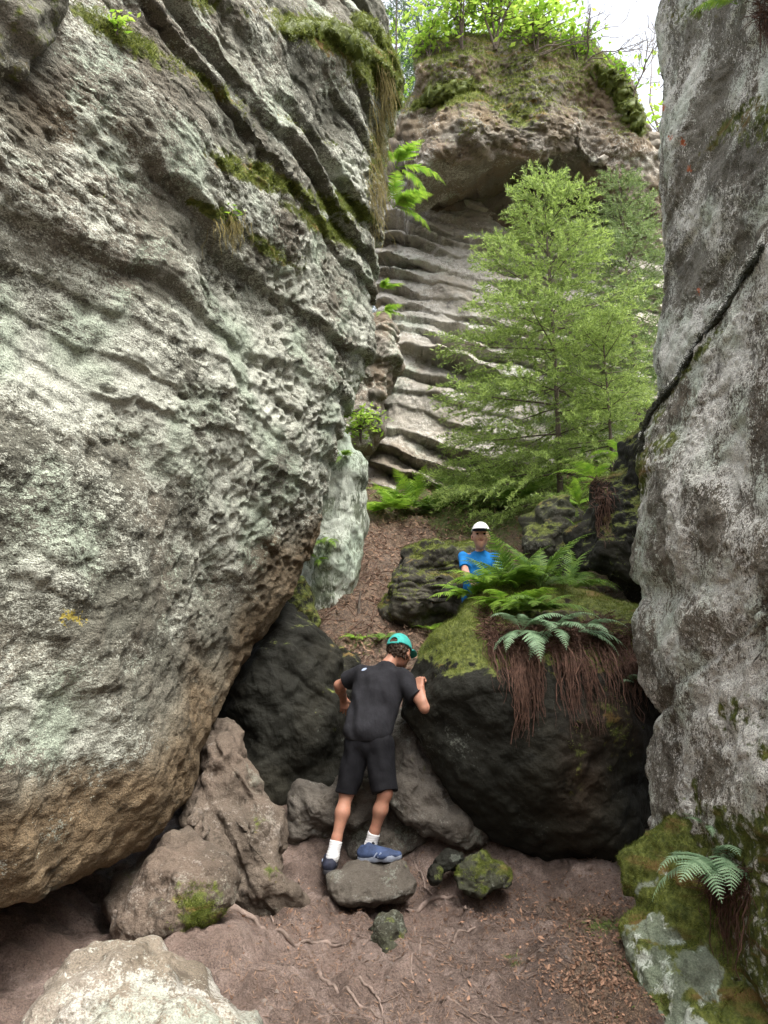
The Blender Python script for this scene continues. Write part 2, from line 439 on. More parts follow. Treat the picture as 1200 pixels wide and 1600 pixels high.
# ---- block in the top left corner
rock('boulder', [(112, -60, 3.0), (100, 30, 2.95), (72, 95, 2.9), (30, 135, 2.85), (-30, 165, 2.8), (-160, 190, 2.7), (-330, 60, 2.6), (-300, -200, 2.8), (-80, -260, 3.0), (70, -180, 3.0)],
     (-80, -40, 2.9), (0.08, -0.35, 0), (-.6, 0.75, 0), M['left'], 'brown green rock block jutting into the top left corner', 'rock', 240, 90, 24, 2.6, macro=(1.5, .04), mid=(.8, .02), fine=.006,
     masks=lambda mk, V, N, px, py: (mk.__setitem__((slice(None), 1), 0.34), mk.__setitem__((slice(None), 0), 0.33)), seed=2)

# ---- right wall: upper slab, lower block, mossy foot
def m_rup(mk, V, N, px, py):
    mk[:, 1] = 0.52 + 0.1 * vs(VA, V, 2.0)
    mk[:, 0] = 0.55 * blob(px, py, 1185, 190, 45, 60, 20) + 0.5 * blob(px, py, 1120, 215, 12, 60, 40) + 0.45 * blob(px, py, 1075, 20, 60, 30) + 0.3 * moss_up(N, .5, .9)
    mk[:, 2] = 0.5 * blob(px, py, 1050, 240, 30, 90) + 0.6 * blob(px, py, 1190, 120, 20, 40)
    mk[:, 3] = 0.0
    for (x, y, rx, ry) in ((1035, 168, 9, 11), (1047, 215, 7, 9), (1066, 222, 10, 12), (1078, 264, 8, 10), (1091, 455, 6, 10)):
        mk[:, 3] = np.maximum(mk[:, 3], 0.85 * blob(px, py, x, y, rx, ry))
def p_wall(V, px, py):
    return np.clip(0.35 + 0.5 * vs(VA, V, 1.4), 0, 1)
rock('rock_wall', [(1060, -300, 6.2), (1050, -60, 6.1), (1048, 30, 6), (1044, 90, 6), (1038, 170, 6), (1034, 300, 6), (1038, 400, 6), (1044, 500, 6), (1046, 600, 6), (1050, 800, 5.9), (1060, 940, 5.9), ('w', 2.6, 4.5, 1.0), ('w', 2.75, 2.6, 1.0),
                   ('w', 2.9, .4, 1.5), ('w', 3.0, -.8, 3.5), ('w', 3.0, -.2, 6.5), ('w', 2.7, 2.5, 7.8), ('w', 2.5, 5.0, 7.9)],
     ('w', 2.70, 3.2, 4.6), (-0.30, -0.05, 0), (2.6, 0.8, 0), M['right'], 'tall grey rock wall with red paint marks rising on the right', 'rock wall', 850, 300, 40, 3.4, 2.4, grit=(.007, .55, .8), macro=(3.2, .028), mid=(1.3, .008), bed=('lip', 0.035, (0.0, 0.1), 0.1),
     pits=(.012, .8, p_wall), fine=.006, masks=m_rup, seed=3)
def m_rlow(mk, V, N, px, py):
    mk[:, 1] = 0.58 + 0.12 * vs(VA, V, 1.2) + 0.12 * sstep(950, 1150, py) * sstep(1060, 1180, px)
    mk[:, 0] = 0.75 * blob(px, py, 1000, 745, 16, 45) + 0.6 * blob(px, py, 1040, 690, 40, 22, -30) + 0.6 * blob(px, py, 1090, 556, 80, 9, -50) + .5 * blob(px, py, 1030, 645, 50, 10, -55) + 0.5 * blob(px, py, 1150, 1110, 50, 40) + 0.55 * blob(px, py, 1190, 1170, 25, 25) + 0.6 * sstep(1225, 1300, py + 25 * vs(VA, V, .8)) * sstep(1035, 1080, px)
    mk[:, 2] = 0.35 + 0.2 * vs(VA, V, 2.0)
rock('rock_wall', [(1225, 335, 3.6), (1150, 462, 4.1), (1092, 545, 4.6), (1046, 612, 4.95), (1016, 660, 5.1), (1003, 710, 5.15), (998, 790, 5.2), (997, 875, 5.2), (1006, 915, 5.2), (1014, 938, 5.2), (1006, 965, 5.15), (1004, 1010, 5.1), (1012, 1070, 5.1), (1028, 1108, 5.05), (1050, 1132, 5.0),
                   (1040, 1148, 5.0), (1024, 1168, 5.0), (1026, 1200, 5.0), (1030, 1250, 4.95), (1028, 1310, 4.9), (1040, 1370, 4.8), ('w', 1.75, 3.7, -.2), ('w', 1.85, 2.4, -.2), ('w', 2.1, .6, -.1), ('w', 2.3, -.6, 1.2), ('w', 2.2, .3, 2.9), ('w', 2.02, 1.8, 3.6)],
     ('w', 1.95, 3.1, 1.9), (-0.20, -0.05, 0), (1.2, 0.5, 0), M['right'], 'pale speckled lower rock wall below the diagonal crack on the right', 'rock wall', 900, 330, 36, 3.9, 2.4, grit=(.0065, .5, .8), macro=(1.9, .018), mid=(1.0, .006), bed=('lip', 0.035, (0.0, 0.05), 0.08),
     pits=(.009, .62, p_wall), fine=.006, masks=m_rlow, seed=4)
def m_foot(mk, V, N, px, py):
    n1 = vs(VA, V, .9)
    mk[:, 0] = np.clip(0.9 * sstep(1480, 1390, py + 40 * n1) + 0.45 * sstep(1110, 1170, px + 25 * n1) + .22 + .25 * vs(VA, V, .45), 0, 1)
    mk[:, 1] = 0.42 + .2 * vs(VA, V * np.array([1, 1, .25]), .35)
rock('boulder', [(1078, 1262, 4.45), (1036, 1292, 4.5), (1008, 1325, 4.5), (985, 1375, 4.45), (978, 1425, 4.3), (996, 1490, 4.1), (1030, 1570, 3.9), (1056, 1650, 3.7), (1100, 1760, 3.5), (1320, 1800, 3.3), (1440, 1560, 3.3), (1400, 1360, 3.5), (1290, 1285, 3.8), (1170, 1262, 4.2)],
     (1190, 1500, 3.95), (-0.22, -0.30, 0.05), (0.5, 0.8, 0), M['pillar'], 'moss-covered boulder at the foot of the right rock wall', 'boulder', 460, 170, 24, 2.8, macro=(1.2, .03), mid=(.6, .012), fine=.007, masks=m_foot, seed=5)

# ---- far cliff: pale bedded face, dark recess under the brow, mossy cap
def m_cliff(mk, V, N, px, py):
    mk[:, 1] = 0.5 + .1 * vs(VA, V, 2)
    mk[:, 2] = 0.25 * blob(px, py, 640, 700, 60, 60) + 0.3 * sstep(640, 760, py)
    mk[:, 0] = 0.35 * sstep(700, 860, px) * moss_up(N, .2, .7)
rock('cliff', [(560, 280, 12.6), (566, 380, 12.5), (580, 440, 12.3), (596, 505, 12.0), (603, 560, 11.8), (588, 620, 11.7), (576, 690, 11.6), (566, 760, 11.5), (560, 880, 11.4), (740, 900, 11.3), (900, 900, 11.3), (1080, 900, 11.4), (1150, 700, 11.8), (1140, 480, 12.4), (1100, 330, 13), (850, 300, 13)],
     (800, 590, 11.95), (-0.05, -0.55, 0.1), (0.4, 3.0, 0), M['cliff'], 'pale cliff face of rippled sandstone ledges behind the spruce', 'cliff', 900, 440, 24, 3.6, macro=(4.0, .035), mid=(1.6, .010), bed=('ledge', 0.40, (0.30, 0.0), 0.035), thin=.05, grit=(.012, .9, 2.0), fine=.006, masks=m_cliff, seed=6)
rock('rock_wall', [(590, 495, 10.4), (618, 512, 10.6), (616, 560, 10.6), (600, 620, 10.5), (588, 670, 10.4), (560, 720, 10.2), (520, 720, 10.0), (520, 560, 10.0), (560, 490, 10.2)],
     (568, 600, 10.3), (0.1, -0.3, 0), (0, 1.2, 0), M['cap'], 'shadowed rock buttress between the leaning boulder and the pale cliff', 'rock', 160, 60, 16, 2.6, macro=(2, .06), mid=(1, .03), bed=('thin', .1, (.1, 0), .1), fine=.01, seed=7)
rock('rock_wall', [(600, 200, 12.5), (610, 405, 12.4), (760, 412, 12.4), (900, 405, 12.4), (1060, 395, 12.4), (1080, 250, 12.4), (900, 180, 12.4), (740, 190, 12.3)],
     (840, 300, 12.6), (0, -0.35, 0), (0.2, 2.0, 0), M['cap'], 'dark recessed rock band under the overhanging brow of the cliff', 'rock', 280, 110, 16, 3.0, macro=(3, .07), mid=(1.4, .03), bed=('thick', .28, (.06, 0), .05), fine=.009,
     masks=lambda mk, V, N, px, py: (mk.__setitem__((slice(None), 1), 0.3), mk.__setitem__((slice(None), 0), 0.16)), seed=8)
def m_cap(mk, V, N, px, py):
    n1 = vs(VA, V, 2.2)
    mk[:, 2] = 0.25 + 0.3 * n1
    mk[:, 0] = np.maximum(sstep(225, 110, py + 22 * n1), 0.9 * sstep(930, 985, px + 20 * n1) * sstep(240, 190, py)) * (0.42 + .45 * moss_up(N, -.1, .6)) + 0.25 * blob(px, py, 790, 190, 120, 40) + 0.5 * blob(px, py, 690, 150, 50, 16, -20)
    mk[:, 1] = 0.42 + .2 * sstep(200, 280, py) * sstep(760, 660, px)
rock('cliff', [(628, 255, 10.7), (634, 190, 11.1), (640, 120, 11.2), (662, 82, 11.3), (730, 66, 11.4), (810, 62, 11.4), (890, 78, 11.4), (950, 105, 11.4), (990, 160, 11.4), (1016, 225, 11.4), (1040, 330, 11.5), (990, 345, 11.5), (950, 300, 11.3), (890, 258, 11.1), (830, 240, 10.7), (760, 252, 10.55), (690, 276, 10.55), (645, 286, 10.55)],
     (820, 170, 11.3), (0, -0.7, -0.1), (0.2, 3.0, 0.6), M['cap'], 'brown overhanging cap of the far cliff with mossy top', 'cliff', 560, 210, 30, 2.6, grit=(.016, .9, 1.5), macro=(3.0, .09), mid=(1.3, .02), bed=('thick', .10, (.05, 0), .08), pits=(.025, 2.2, None), fine=.010, masks=m_cap, seed=9)
# ---- boulders in the middle
def m_mid(mk, V, N, px, py):
    n1 = vs(VA, V, .9)
    up = moss_up(N, .15, .7)
    mk[:, 0] = np.clip(up * 0.95 * sstep(1075, 985, py + 30 * n1) * (1 - .75 * blob(px, py, 875, 975, 120, 36)) + 0.55 * blob(px, py, 780, 1015, 70, 40, 10) + 0.7 * blob(px, py, 680, 990, 60, 35, -45) + 0.42 * blob(px, py, 960, 1130, 40, 70, -20) + 0.35 * blob(px, py, 900, 1190, 20, 80), 0, 1.1)
    mk[:, 1] = 0.35
    mk[:, 2] = .8 * blob(px, py, 875, 975, 140, 45) + 0.75 * blob(px, py, 915, 1190, 34, 110, 5) + 0.6 * blob(px, py, 975, 1120, 22, 60, -30)
rock('boulder', [(622, 1110, 5.45), (632, 1062, 5.5), (648, 1025, 5.55), (690, 972, 5.75), (728, 930, 5.9), (780, 908, 6.0), (850, 902, 6.05), (930, 925, 6.05), (1000, 945, 6.05), (1050, 975, 6.0), (1062, 1090, 5.9), (1058, 1180, 5.8), (1050, 1290, 5.6), (1020, 1362, 5.5),
                 (940, 1392, 5.35), (860, 1375, 5.3), (800, 1335, 5.35), (740, 1284, 5.4), (690, 1228, 5.4), (650, 1170, 5.4)],
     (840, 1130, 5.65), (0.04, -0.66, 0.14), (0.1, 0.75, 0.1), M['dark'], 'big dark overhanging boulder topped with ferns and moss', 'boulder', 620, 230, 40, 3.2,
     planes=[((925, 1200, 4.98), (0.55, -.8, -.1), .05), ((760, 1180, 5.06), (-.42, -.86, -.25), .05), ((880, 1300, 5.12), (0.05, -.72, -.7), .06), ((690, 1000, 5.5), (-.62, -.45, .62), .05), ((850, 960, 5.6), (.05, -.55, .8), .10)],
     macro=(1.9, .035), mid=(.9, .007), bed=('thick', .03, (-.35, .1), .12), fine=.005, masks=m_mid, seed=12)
def m_dk(mk, V, N, px, py):
    mk[:, 0] = .36 * moss_up(N, .45, .95) + .15 * vs(VA, V, .8) * (py < 1150) * (px > 500)
    mk[:, 1] = .35
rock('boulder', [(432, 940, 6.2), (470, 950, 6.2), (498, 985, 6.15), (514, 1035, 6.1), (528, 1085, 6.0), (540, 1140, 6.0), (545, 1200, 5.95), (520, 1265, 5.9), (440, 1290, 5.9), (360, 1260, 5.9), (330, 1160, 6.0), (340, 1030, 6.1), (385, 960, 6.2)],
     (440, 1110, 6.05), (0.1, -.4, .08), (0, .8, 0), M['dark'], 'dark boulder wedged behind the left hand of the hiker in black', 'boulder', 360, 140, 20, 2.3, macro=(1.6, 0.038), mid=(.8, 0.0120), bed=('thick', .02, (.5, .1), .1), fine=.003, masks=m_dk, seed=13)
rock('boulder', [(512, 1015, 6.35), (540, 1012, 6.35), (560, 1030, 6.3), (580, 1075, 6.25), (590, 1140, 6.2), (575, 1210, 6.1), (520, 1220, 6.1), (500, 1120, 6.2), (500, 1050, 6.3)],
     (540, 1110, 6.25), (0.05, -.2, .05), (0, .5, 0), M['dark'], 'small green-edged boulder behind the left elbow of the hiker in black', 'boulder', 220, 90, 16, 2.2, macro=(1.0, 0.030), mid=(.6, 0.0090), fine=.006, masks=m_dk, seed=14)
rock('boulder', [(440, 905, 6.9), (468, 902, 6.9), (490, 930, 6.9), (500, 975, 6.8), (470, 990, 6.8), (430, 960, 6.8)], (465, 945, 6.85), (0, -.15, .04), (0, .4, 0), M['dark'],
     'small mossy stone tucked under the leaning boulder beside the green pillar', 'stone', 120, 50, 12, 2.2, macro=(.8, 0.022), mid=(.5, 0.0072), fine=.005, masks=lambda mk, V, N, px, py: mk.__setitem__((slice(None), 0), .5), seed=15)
def m_gr(mk, V, N, px, py):
    mk[:, 1] = .45 + .1 * vs(VA, V, .7)
    mk[:, 0] = .12
rock('boulder', [(448, 1268, 5.55), (470, 1235, 5.6), (520, 1212, 5.7), (570, 1200, 5.8), (620, 1205, 5.8), (645, 1240, 5.75), (662, 1285, 5.7), (655, 1325, 5.6), (600, 1350, 5.5), (520, 1345, 5.45), (465, 1320, 5.45)],
     (555, 1280, 5.55), (0, -.22, .10), (0, .5, 0), M['grey'], 'rounded grey boulder right behind the legs of the hiker', 'boulder', 300, 110, 16, 2.0, planes=[((520, 1300, 5.36), (-.2, -.75, -.55), .05)], macro=(.9, 0.038), mid=(.6, 0.0108), fine=.006, masks=m_gr, seed=16)
rock('boulder', [(598, 1122, 5.85), (640, 1118, 5.8), (684, 1170, 5.7), (735, 1240, 5.6), (772, 1305, 5.45), (748, 1330, 5.35), (690, 1318, 5.35), (640, 1290, 5.4), (606, 1240, 5.55), (592, 1180, 5.75)],
     (664, 1220, 5.5), (-.05, -.14, .1), (0.2, .4, 0), M['grey'], 'sloping grey slab leaning against the lower left side of the dark boulder', 'rock slab', 240, 80, 14, 2.4, macro=(.8, 0.022), mid=(.5, 0.0084), fine=.005, masks=m_gr, seed=17)
rock('stone', [(512, 1385, 4.95), (518, 1362, 5.05), (548, 1346, 5.15), (600, 1340, 5.2), (635, 1345, 5.15), (648, 1372, 5.05), (644, 1398, 4.95), (600, 1413, 4.88), (550, 1416, 4.85), (520, 1408, 4.9)],
     (580, 1378, 5.02), (0, -.1, .04), (0, .12, -.08), M['grey'], 'flat grey stepping stone under the right shoe of the hiker', 'stone', 240, 90, 14, 2.8, macro=(.5, 0.009), mid=(.4, 0.0060), fine=.004, masks=m_gr, seed=18)
def m_ms(s):
    def f(mk, V, N, px, py):
        mk[:, 0] = s * sstep(-.2, .6, N[:, 2]) + .15 * vs(VA, V, .4)
        mk[:, 1] = .42
    return f
rock('stone', [(578, 1478, 4.4), (582, 1448, 4.5), (600, 1424, 4.55), (622, 1432, 4.5), (638, 1462, 4.45), (642, 1488, 4.35), (622, 1503, 4.3), (590, 1502, 4.3)], (608, 1470, 4.4), (0, -.1, .03), (0, .14, -.05), M['mossrock'],
     'small greenish wedge of stone standing alone on the path', 'stone', 160, 60, 12, 2.2, planes=[((600, 1470, 4.28), (-.6, -.8, .1), .015)], macro=(.4, .015), mid=(.3, 0.0048), fine=.004, masks=m_ms(.28), seed=19)
rock('stone', [(712, 1370, 4.95), (722, 1342, 5.05), (742, 1328, 5.1), (775, 1345, 5.1), (798, 1375, 5.0), (770, 1395, 4.9), (725, 1396, 4.9)], (752, 1366, 5.0), (0, -.06, .03), (0, .12, -.06), M['mossrock'],
     'low pyramid-shaped stone covered in green moss on the path', 'stone', 160, 60, 12, 2.0, macro=(.4, 0.011), mid=(.3, 0.0060), fine=.004, masks=m_ms(.48), seed=20)
rock('stone', [(680, 1342, 5.1), (700, 1326, 5.15), (722, 1332, 5.15), (722, 1352, 5.1), (700, 1362, 5.05), (682, 1358, 5.05)], (702, 1344, 5.1), (0, -.06, .02), (0, .08, -.03), M['dark'],
     'small black stone with pale lichen spot beside the mossy pyramid stone', 'stone', 110, 40, 10, 2.0, macro=(.3, .01), mid=(.25, 0.0036), fine=.003, masks=lambda mk, V, N, px, py: mk.__setitem__((slice(None), 1), .45 + 1.0 * blob(px, py, 712, 1340, 8, 6)), seed=21)
rock('stone', [(664, 1368, 5.0), (674, 1352, 5.05), (690, 1356, 5.05), (692, 1374, 5.0), (678, 1382, 4.95)], (678, 1366, 5.0), (0, -.04, .02), (0, .06, -.02), M['dark'],
     'tiny dark stone between the stepping stone and the mossy pyramid stone', 'stone', 80, 30, 8, 2.0, macro=(.3, .008), mid=(.2, 0.0030), fine=.003, masks=m_ms(.2), seed=22)
def m_rg(mk, V, N, px, py):
    mk[:, 1] = .42 + .1 * vs(VA, V, .8)
    mk[:, 0] = .5 * blob(px, py, 425, 1360, 16, 30, -30) + .3 * blob(px, py, 405, 1290, 30, 20)
rock('rock_ridge', [(318, 1140, 5.2), (352, 1120, 5.25), (385, 1165, 5.2), (408, 1215, 5.15), (432, 1270, 5.05), (456, 1330, 4.95), (474, 1400, 4.8), (478, 1432, 4.75), (440, 1446, 4.7), (395, 1438, 4.65), (352, 1410, 4.65), (322, 1340, 4.7), (300, 1250, 4.9), (300, 1180, 5.1)],
     (378, 1310, 4.9), (0.06, -.2, .03), (-.3, .6, 0), M['ridge'], 'reddish ridged rock running down under the leaning boulder to the path', 'rock', 340, 150, 16, 2.6, macro=(1.0, 0.038), mid=(.6, 0.0090), bed=('lip', .045, (1.35, .2), .03), fine=.007, masks=m_rg, seed=23)
def m_mb(mk, V, N, px, py):
    mk[:, 0] = .68 * blob(px, py, 310, 1420, 50, 60, 0) * sstep(1355, 1385, py) + .2 * blob(px, py, 345, 1360, 30, 20)
    mk[:, 1] = .5
rock('boulder', [(205, 1375, 4.25), (245, 1328, 4.35), (288, 1304, 4.35), (325, 1310, 4.3), (352, 1332, 4.25), (362, 1365, 4.2), (352, 1410, 4.1), (338, 1450, 4.05), (300, 1486, 4.0), (240, 1492, 4.0), (180, 1470, 4.05), (165, 1420, 4.15)],
     (275, 1400, 4.15), (.06, -.25, .04), (-.2, .4, 0), M['ridge'], 'rounded brown boulder with moss patch lying under the leaning boulder', 'boulder', 280, 110, 16, 2.4, planes=[((310, 1420, 3.93), (.5, -.85, -.1), .03)], macro=(.8, 0.019), mid=(.5, 0.0084), fine=.006, masks=m_mb, seed=24)
for k, (x, y, r, lab) in enumerate(((305, 1278, 11, 'small pale pebble of rock wedged highest under the leaning boulder'), (312, 1298, 12, 'small pale pebble of rock resting on top of the rounded brown boulder'))):
    rock('stone', [(x - r, y + 8, 4.55), (x - r * .6, y - 10, 4.6), (x + 3, y - 14, 4.6), (x + r, y - 2, 4.6), (x + r * .8, y + 12, 4.55), (x - 2, y + 14, 4.5)], (x, y, 4.55), (0, -.05, .01), (0, .08, 0), M['ridge'], lab, 'stone', 70, 26, 8, 2.2, macro=(.3, .008), mid=(.2, 0.0024), fine=.003, seed=30 + k)
def m_wh(mk, V, N, px, py):
    mk[:, 1] = .36 + .28 * sstep(1490, 1550, py + 20 * vs(VA, V, .4)) * sstep(60, 130, px)
    mk[:, 2] = .3 * blob(px, py, 250, 1600, 60, 20)
rock('boulder', [(32, 1612, 3.1), (52, 1560, 3.2), (88, 1518, 3.3), (135, 1486, 3.4), (190, 1466, 3.45), (228, 1468, 3.45), (262, 1496, 3.4), (312, 1528, 3.35), (360, 1556, 3.3), (380, 1588, 3.2), (415, 1640, 3.1), (400, 1740, 2.95), (250, 1790, 2.9), (80, 1760, 2.95), (30, 1690, 3.0)],
     (215, 1610, 3.15), (0.02, -.22, .06), (-.1, .45, -.1), M['white'], 'pale whitish boulder in the bottom left corner', 'boulder', 420, 170, 20, 2.2, macro=(.9, 0.022), mid=(.5, 0.0084), fine=.005, masks=m_wh, seed=25)
def m_mo(mk, V, N, px, py):
    mk[:, 0] = .35 * moss_up(N, .2, .8) + .18 + .12 * vs(VA, V, 1.1)
    mk[:, 1] = .4
rock('boulder', [(598, 955, 7.05), (604, 915, 7.15), (630, 882, 7.3), (672, 862, 7.4), (720, 856, 7.45), (770, 870, 7.45), (800, 920, 7.3), (790, 975, 7.1), (710, 990, 7.0), (630, 985, 6.95)], (695, 930, 7.15), (-.02, -.3, .1), (0, .5, 0), M['mossrock'],
     'mossy layered boulder on the slope behind the child in blue', 'boulder', 320, 120, 16, 2.3, macro=(1.2, 0.038), mid=(.7, 0.0120), bed=('thin', .04, (.1, 0), .06), fine=.008, masks=m_mo, seed=26)
def m_pl(mk, V, N, px, py):
    mk[:, 1] = .6 + .1 * vs(VA, V, .9)
    mk[:, 0] = .4 * sstep(900, 970, py) + .3 * blob(px, py, 505, 830, 20, 50)
rock('boulder', [(528, 660, 7.6), (548, 690, 7.6), (568, 722, 7.6), (574, 780, 7.6), (570, 850, 7.6), (562, 915, 7.55), (552, 960, 7.5), (520, 985, 7.4), (480, 985, 7.4), (455, 930, 7.5), (450, 820, 7.6), (480, 700, 7.7)], (515, 830, 7.5), (.1, -.22, 0), (-.1, .7, 0), M['pillar'],
     'pale green algae-tinted rock pillar behind the leaning boulder', 'boulder', 300, 130, 16, 3.0, planes=[((556, 840, 7.42), (.75, -.65, 0), .03)], macro=(1.6, 0.030), mid=(.8, 0.0090), bed=('thick', .02, (-.1, 0), .1), fine=.005, masks=m_pl, seed=27)
rock('boulder', [(818, 850, 8.0), (826, 805, 8.1), (850, 785, 8.2), (885, 780, 8.2), (915, 800, 8.2), (925, 860, 8.0), (900, 910, 7.8), (840, 905, 7.8)], (868, 845, 8.0), (0, -.25, .05), (0, .5, 0), M['mossrock'], 'dark mossy boulder on the slope to the right of the child', 'boulder', 200, 80, 14, 2.2, macro=(1, 0.038), mid=(.6, 0.0120), fine=.008, masks=m_mo, seed=28)
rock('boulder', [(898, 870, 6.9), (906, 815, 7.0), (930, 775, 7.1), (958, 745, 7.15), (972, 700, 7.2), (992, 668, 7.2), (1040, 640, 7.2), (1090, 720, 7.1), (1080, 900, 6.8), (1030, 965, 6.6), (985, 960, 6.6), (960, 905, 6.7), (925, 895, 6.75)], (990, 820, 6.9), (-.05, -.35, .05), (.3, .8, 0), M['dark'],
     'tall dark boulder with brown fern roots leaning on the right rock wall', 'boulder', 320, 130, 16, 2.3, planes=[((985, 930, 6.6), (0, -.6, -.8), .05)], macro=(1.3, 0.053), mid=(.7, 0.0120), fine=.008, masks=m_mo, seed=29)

# ------------------------------------------------------------------ ground
GP = [(0, -2.5, -.5), (-6, -5, 4), (6, -5, 4), (0, -5, 3.2), (0, -8, 7.5), (-6, -8, 7.5), (6, -8, 7.5), (-2, 1, -.45), (1.5, 1, -.45), (-1.6, 3, -.2), (0.2, 3.4, -.13), (1.2, 3.4, -.10), (0, 4.3, -.03), (1.0, 4.5, .0), (-.95, 3.85, .16), (-1.6, 4.4, .1), (-2.4, 5.3, .85), (-2.7, 3.8, .62), (-3.3, 2.2, .62), (-3.6, .5, .6), (-2.3, 2.6, .1), (-.5, 4.6, .04), (-.42, 5.15, .08), (.25, 5.3, .1), (.8, 5.1, .05), (1.6, 5.1, .08), (1.6, 4.4, .05),  # bank behind camera added to block sky light; soil under left boulder raised likewise
      (-.1, 5.75, .45), (-.15, 6.15, 1.15), (0, 6.6, 1.66), (.35, 6.6, 1.62), (-.3, 7.3, 2.0), (-.05, 8.2, 2.55), (.5, 9.8, 3.25), (-.2, 11.3, 4.15), (2, 11.3, 4.2), (2.6, 9, 3.2), (1.6, 7.2, 1.7), (.9, 6.8, 1.48), (2.2, 6.3, 1.2), (-1.4, 6.6, 1.2), (-2, 8, 2.6), (4, 8, 3),
      (-4, 12, 5), (5, 12, 5), (0, 14, 5.5), (-8, 3, 0), (8, 3, 0), (-9, 12, 4), (9, 12, 4), (0, 22, 8), (-12, 26, 8), (12, 26, 8), (-12, -12, 8.5), (12, -12, 8.5), (0, 34, 8.5), (0, -20, 9)]
GP = np.array(GP, float)
def _tps(r): return np.where(r > 1e-9, r * r * np.log(np.maximum(r, 1e-9)), 0)
_d = np.linalg.norm(GP[:, None, :2] - GP[None, :, :2], axis=2)
_A = np.zeros((len(GP) + 3,) * 2)
_A[:len(GP), :len(GP)] = _tps(_d) + np.eye(len(GP)) * 0.02
_A[:len(GP), -3:] = np.c_[np.ones(len(GP)), GP[:, :2]]
_A[-3:, :len(GP)] = _A[:len(GP), -3:].T
_W = np.linalg.solve(_A, np.r_[GP[:, 2], 0, 0, 0])
def ground0(x, y):
    x, y = np.asarray(x, float), np.asarray(y, float)
    sh = x.shape
    q = np.c_[x.ravel(), y.ravel()]
    z = np.zeros(len(q))
    qc = np.c_[np.clip(q[:, 0], -12, 12), np.clip(q[:, 1], -20, 32)]
    for a in range(0, len(q), 40000):
        b = qc[a:a + 40000]
        r = np.linalg.norm(b[:, None] - GP[None, :, :2], axis=2)
        z[a:a + 40000] = _tps(r) @ _W[:len(GP)] + _W[-3] + b @ _W[-2:]
    return z.reshape(sh)
def gnoise(x, y, z):
    p = np.stack([x, y, z * 0 + .3], -1).reshape(-1, 3)
    d = 0.035 * vs(VA, p, 1.9) + 0.014 * vs(VA, p, .8, 2.0) + 0.016 * vs(VB, p, .9) + 0.006 * vs(VB, p, .37, 4.0)
    return d.reshape(x.shape)
def ground(x, y):
    x, y = np.atleast_1d(np.asarray(x, float)), np.atleast_1d(np.asarray(y, float))
    z = ground0(x, y)
    return z + gnoise(x, y, z)
xs = np.concatenate([-np.geomspace(300, 3.1, 26), np.linspace(-3, -1.4, 60), np.linspace(-1.38, 2.3, 330), np.linspace(2.33, 4, 40), np.geomspace(4.2, 300, 24)])
ys = np.concatenate([-np.geomspace(300, 1, 16), np.linspace(-.8, 2.6, 30), np.linspace(2.62, 5.8, 330), np.linspace(5.82, 12.2, 330), np.geomspace(12.4, 400, 30)])
gx, gy = np.meshgrid(xs, ys, indexing='ij')
gz = ground(gx, gy)
ni, nj = gx.shape
ii, jj = np.meshgrid(np.arange(ni - 1), np.arange(nj - 1), indexing='ij')
GQ = np.stack([ii * nj + jj, (ii + 1) * nj + jj, (ii + 1) * nj + jj + 1, ii * nj + jj + 1], -1).reshape(-1, 4)
GV = np.stack([gx, gy, gz], -1).reshape(-1, 3)

def soil_mat():
    t = NT('path_soil')
    R, G, B, A = t.mask()
    w = t.noise(1.6, 6, 0.65)
    f = t.noise(28, 5, 0.75)
    g = t.noise(120, 3, 0.7)
    c = t.mix(t.ramp(w, .34, .66), (0.092, 0.064, 0.050), (0.182, 0.130, 0.105))
    c = t.mix(t.ramp(t.noise(5, 5, .7), .45, .7), c, (0.25, 0.19, 0.16))
    c = t.mix(t.math('MULTIPLY', t.ramp(f, .5, .66), .6), c, (0.075, 0.050, 0.038))
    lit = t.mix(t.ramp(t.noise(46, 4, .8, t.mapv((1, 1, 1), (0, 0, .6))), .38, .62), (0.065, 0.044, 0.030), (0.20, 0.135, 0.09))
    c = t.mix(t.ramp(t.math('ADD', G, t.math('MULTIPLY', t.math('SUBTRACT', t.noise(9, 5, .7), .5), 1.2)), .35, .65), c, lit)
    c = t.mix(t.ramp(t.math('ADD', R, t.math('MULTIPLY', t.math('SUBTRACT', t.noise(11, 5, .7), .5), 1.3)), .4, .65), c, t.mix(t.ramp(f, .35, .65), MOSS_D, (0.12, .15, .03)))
    c = t.mul(c, t.mix(t.ramp(g, .3, .65), (.55, .55, .55), (1.2, 1.2, 1.2)))
    nrm = t.bump(t.math('ADD', f, t.math('MULTIPLY', g, .5)), .8, .03)
    nrm = t.bump(t.noise(9, 5, .7), .5, .05, nrm)
    return t.finish(c, t.ramp(t.noise(2.6, 4, .6), .38, .6, .45, .92), nrm, .4)
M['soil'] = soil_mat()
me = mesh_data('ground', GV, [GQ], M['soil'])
gpx, gpy = proj(GV)
gm = np.zeros((len(GV), 4))
n1 = vs(VA, GV, 2.0)
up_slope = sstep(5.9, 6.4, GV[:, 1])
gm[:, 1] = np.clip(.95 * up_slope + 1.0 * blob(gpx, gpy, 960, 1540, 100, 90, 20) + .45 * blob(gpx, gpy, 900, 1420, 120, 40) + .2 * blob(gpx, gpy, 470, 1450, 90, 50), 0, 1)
gm[:, 0] = .5 * blob(gpx, gpy, 560, 1010, 60, 25) + .5 * sstep(8.5, 10, GV[:, 1]) + .42 * sstep(.3, .9, GV[:, 0]) * sstep(6.2, 6.8, GV[:, 1]) + .75 * blob(gpx, gpy, 945, 1445, 50, 18) + .5 * blob(gpx, gpy, 990, 1510, 40, 30) + .5 * blob(gpx, gpy, 800, 1500, 30, 20) + .4 * blob(gpx, gpy, 670, 975, 30, 20)
set_mask(me, gm)
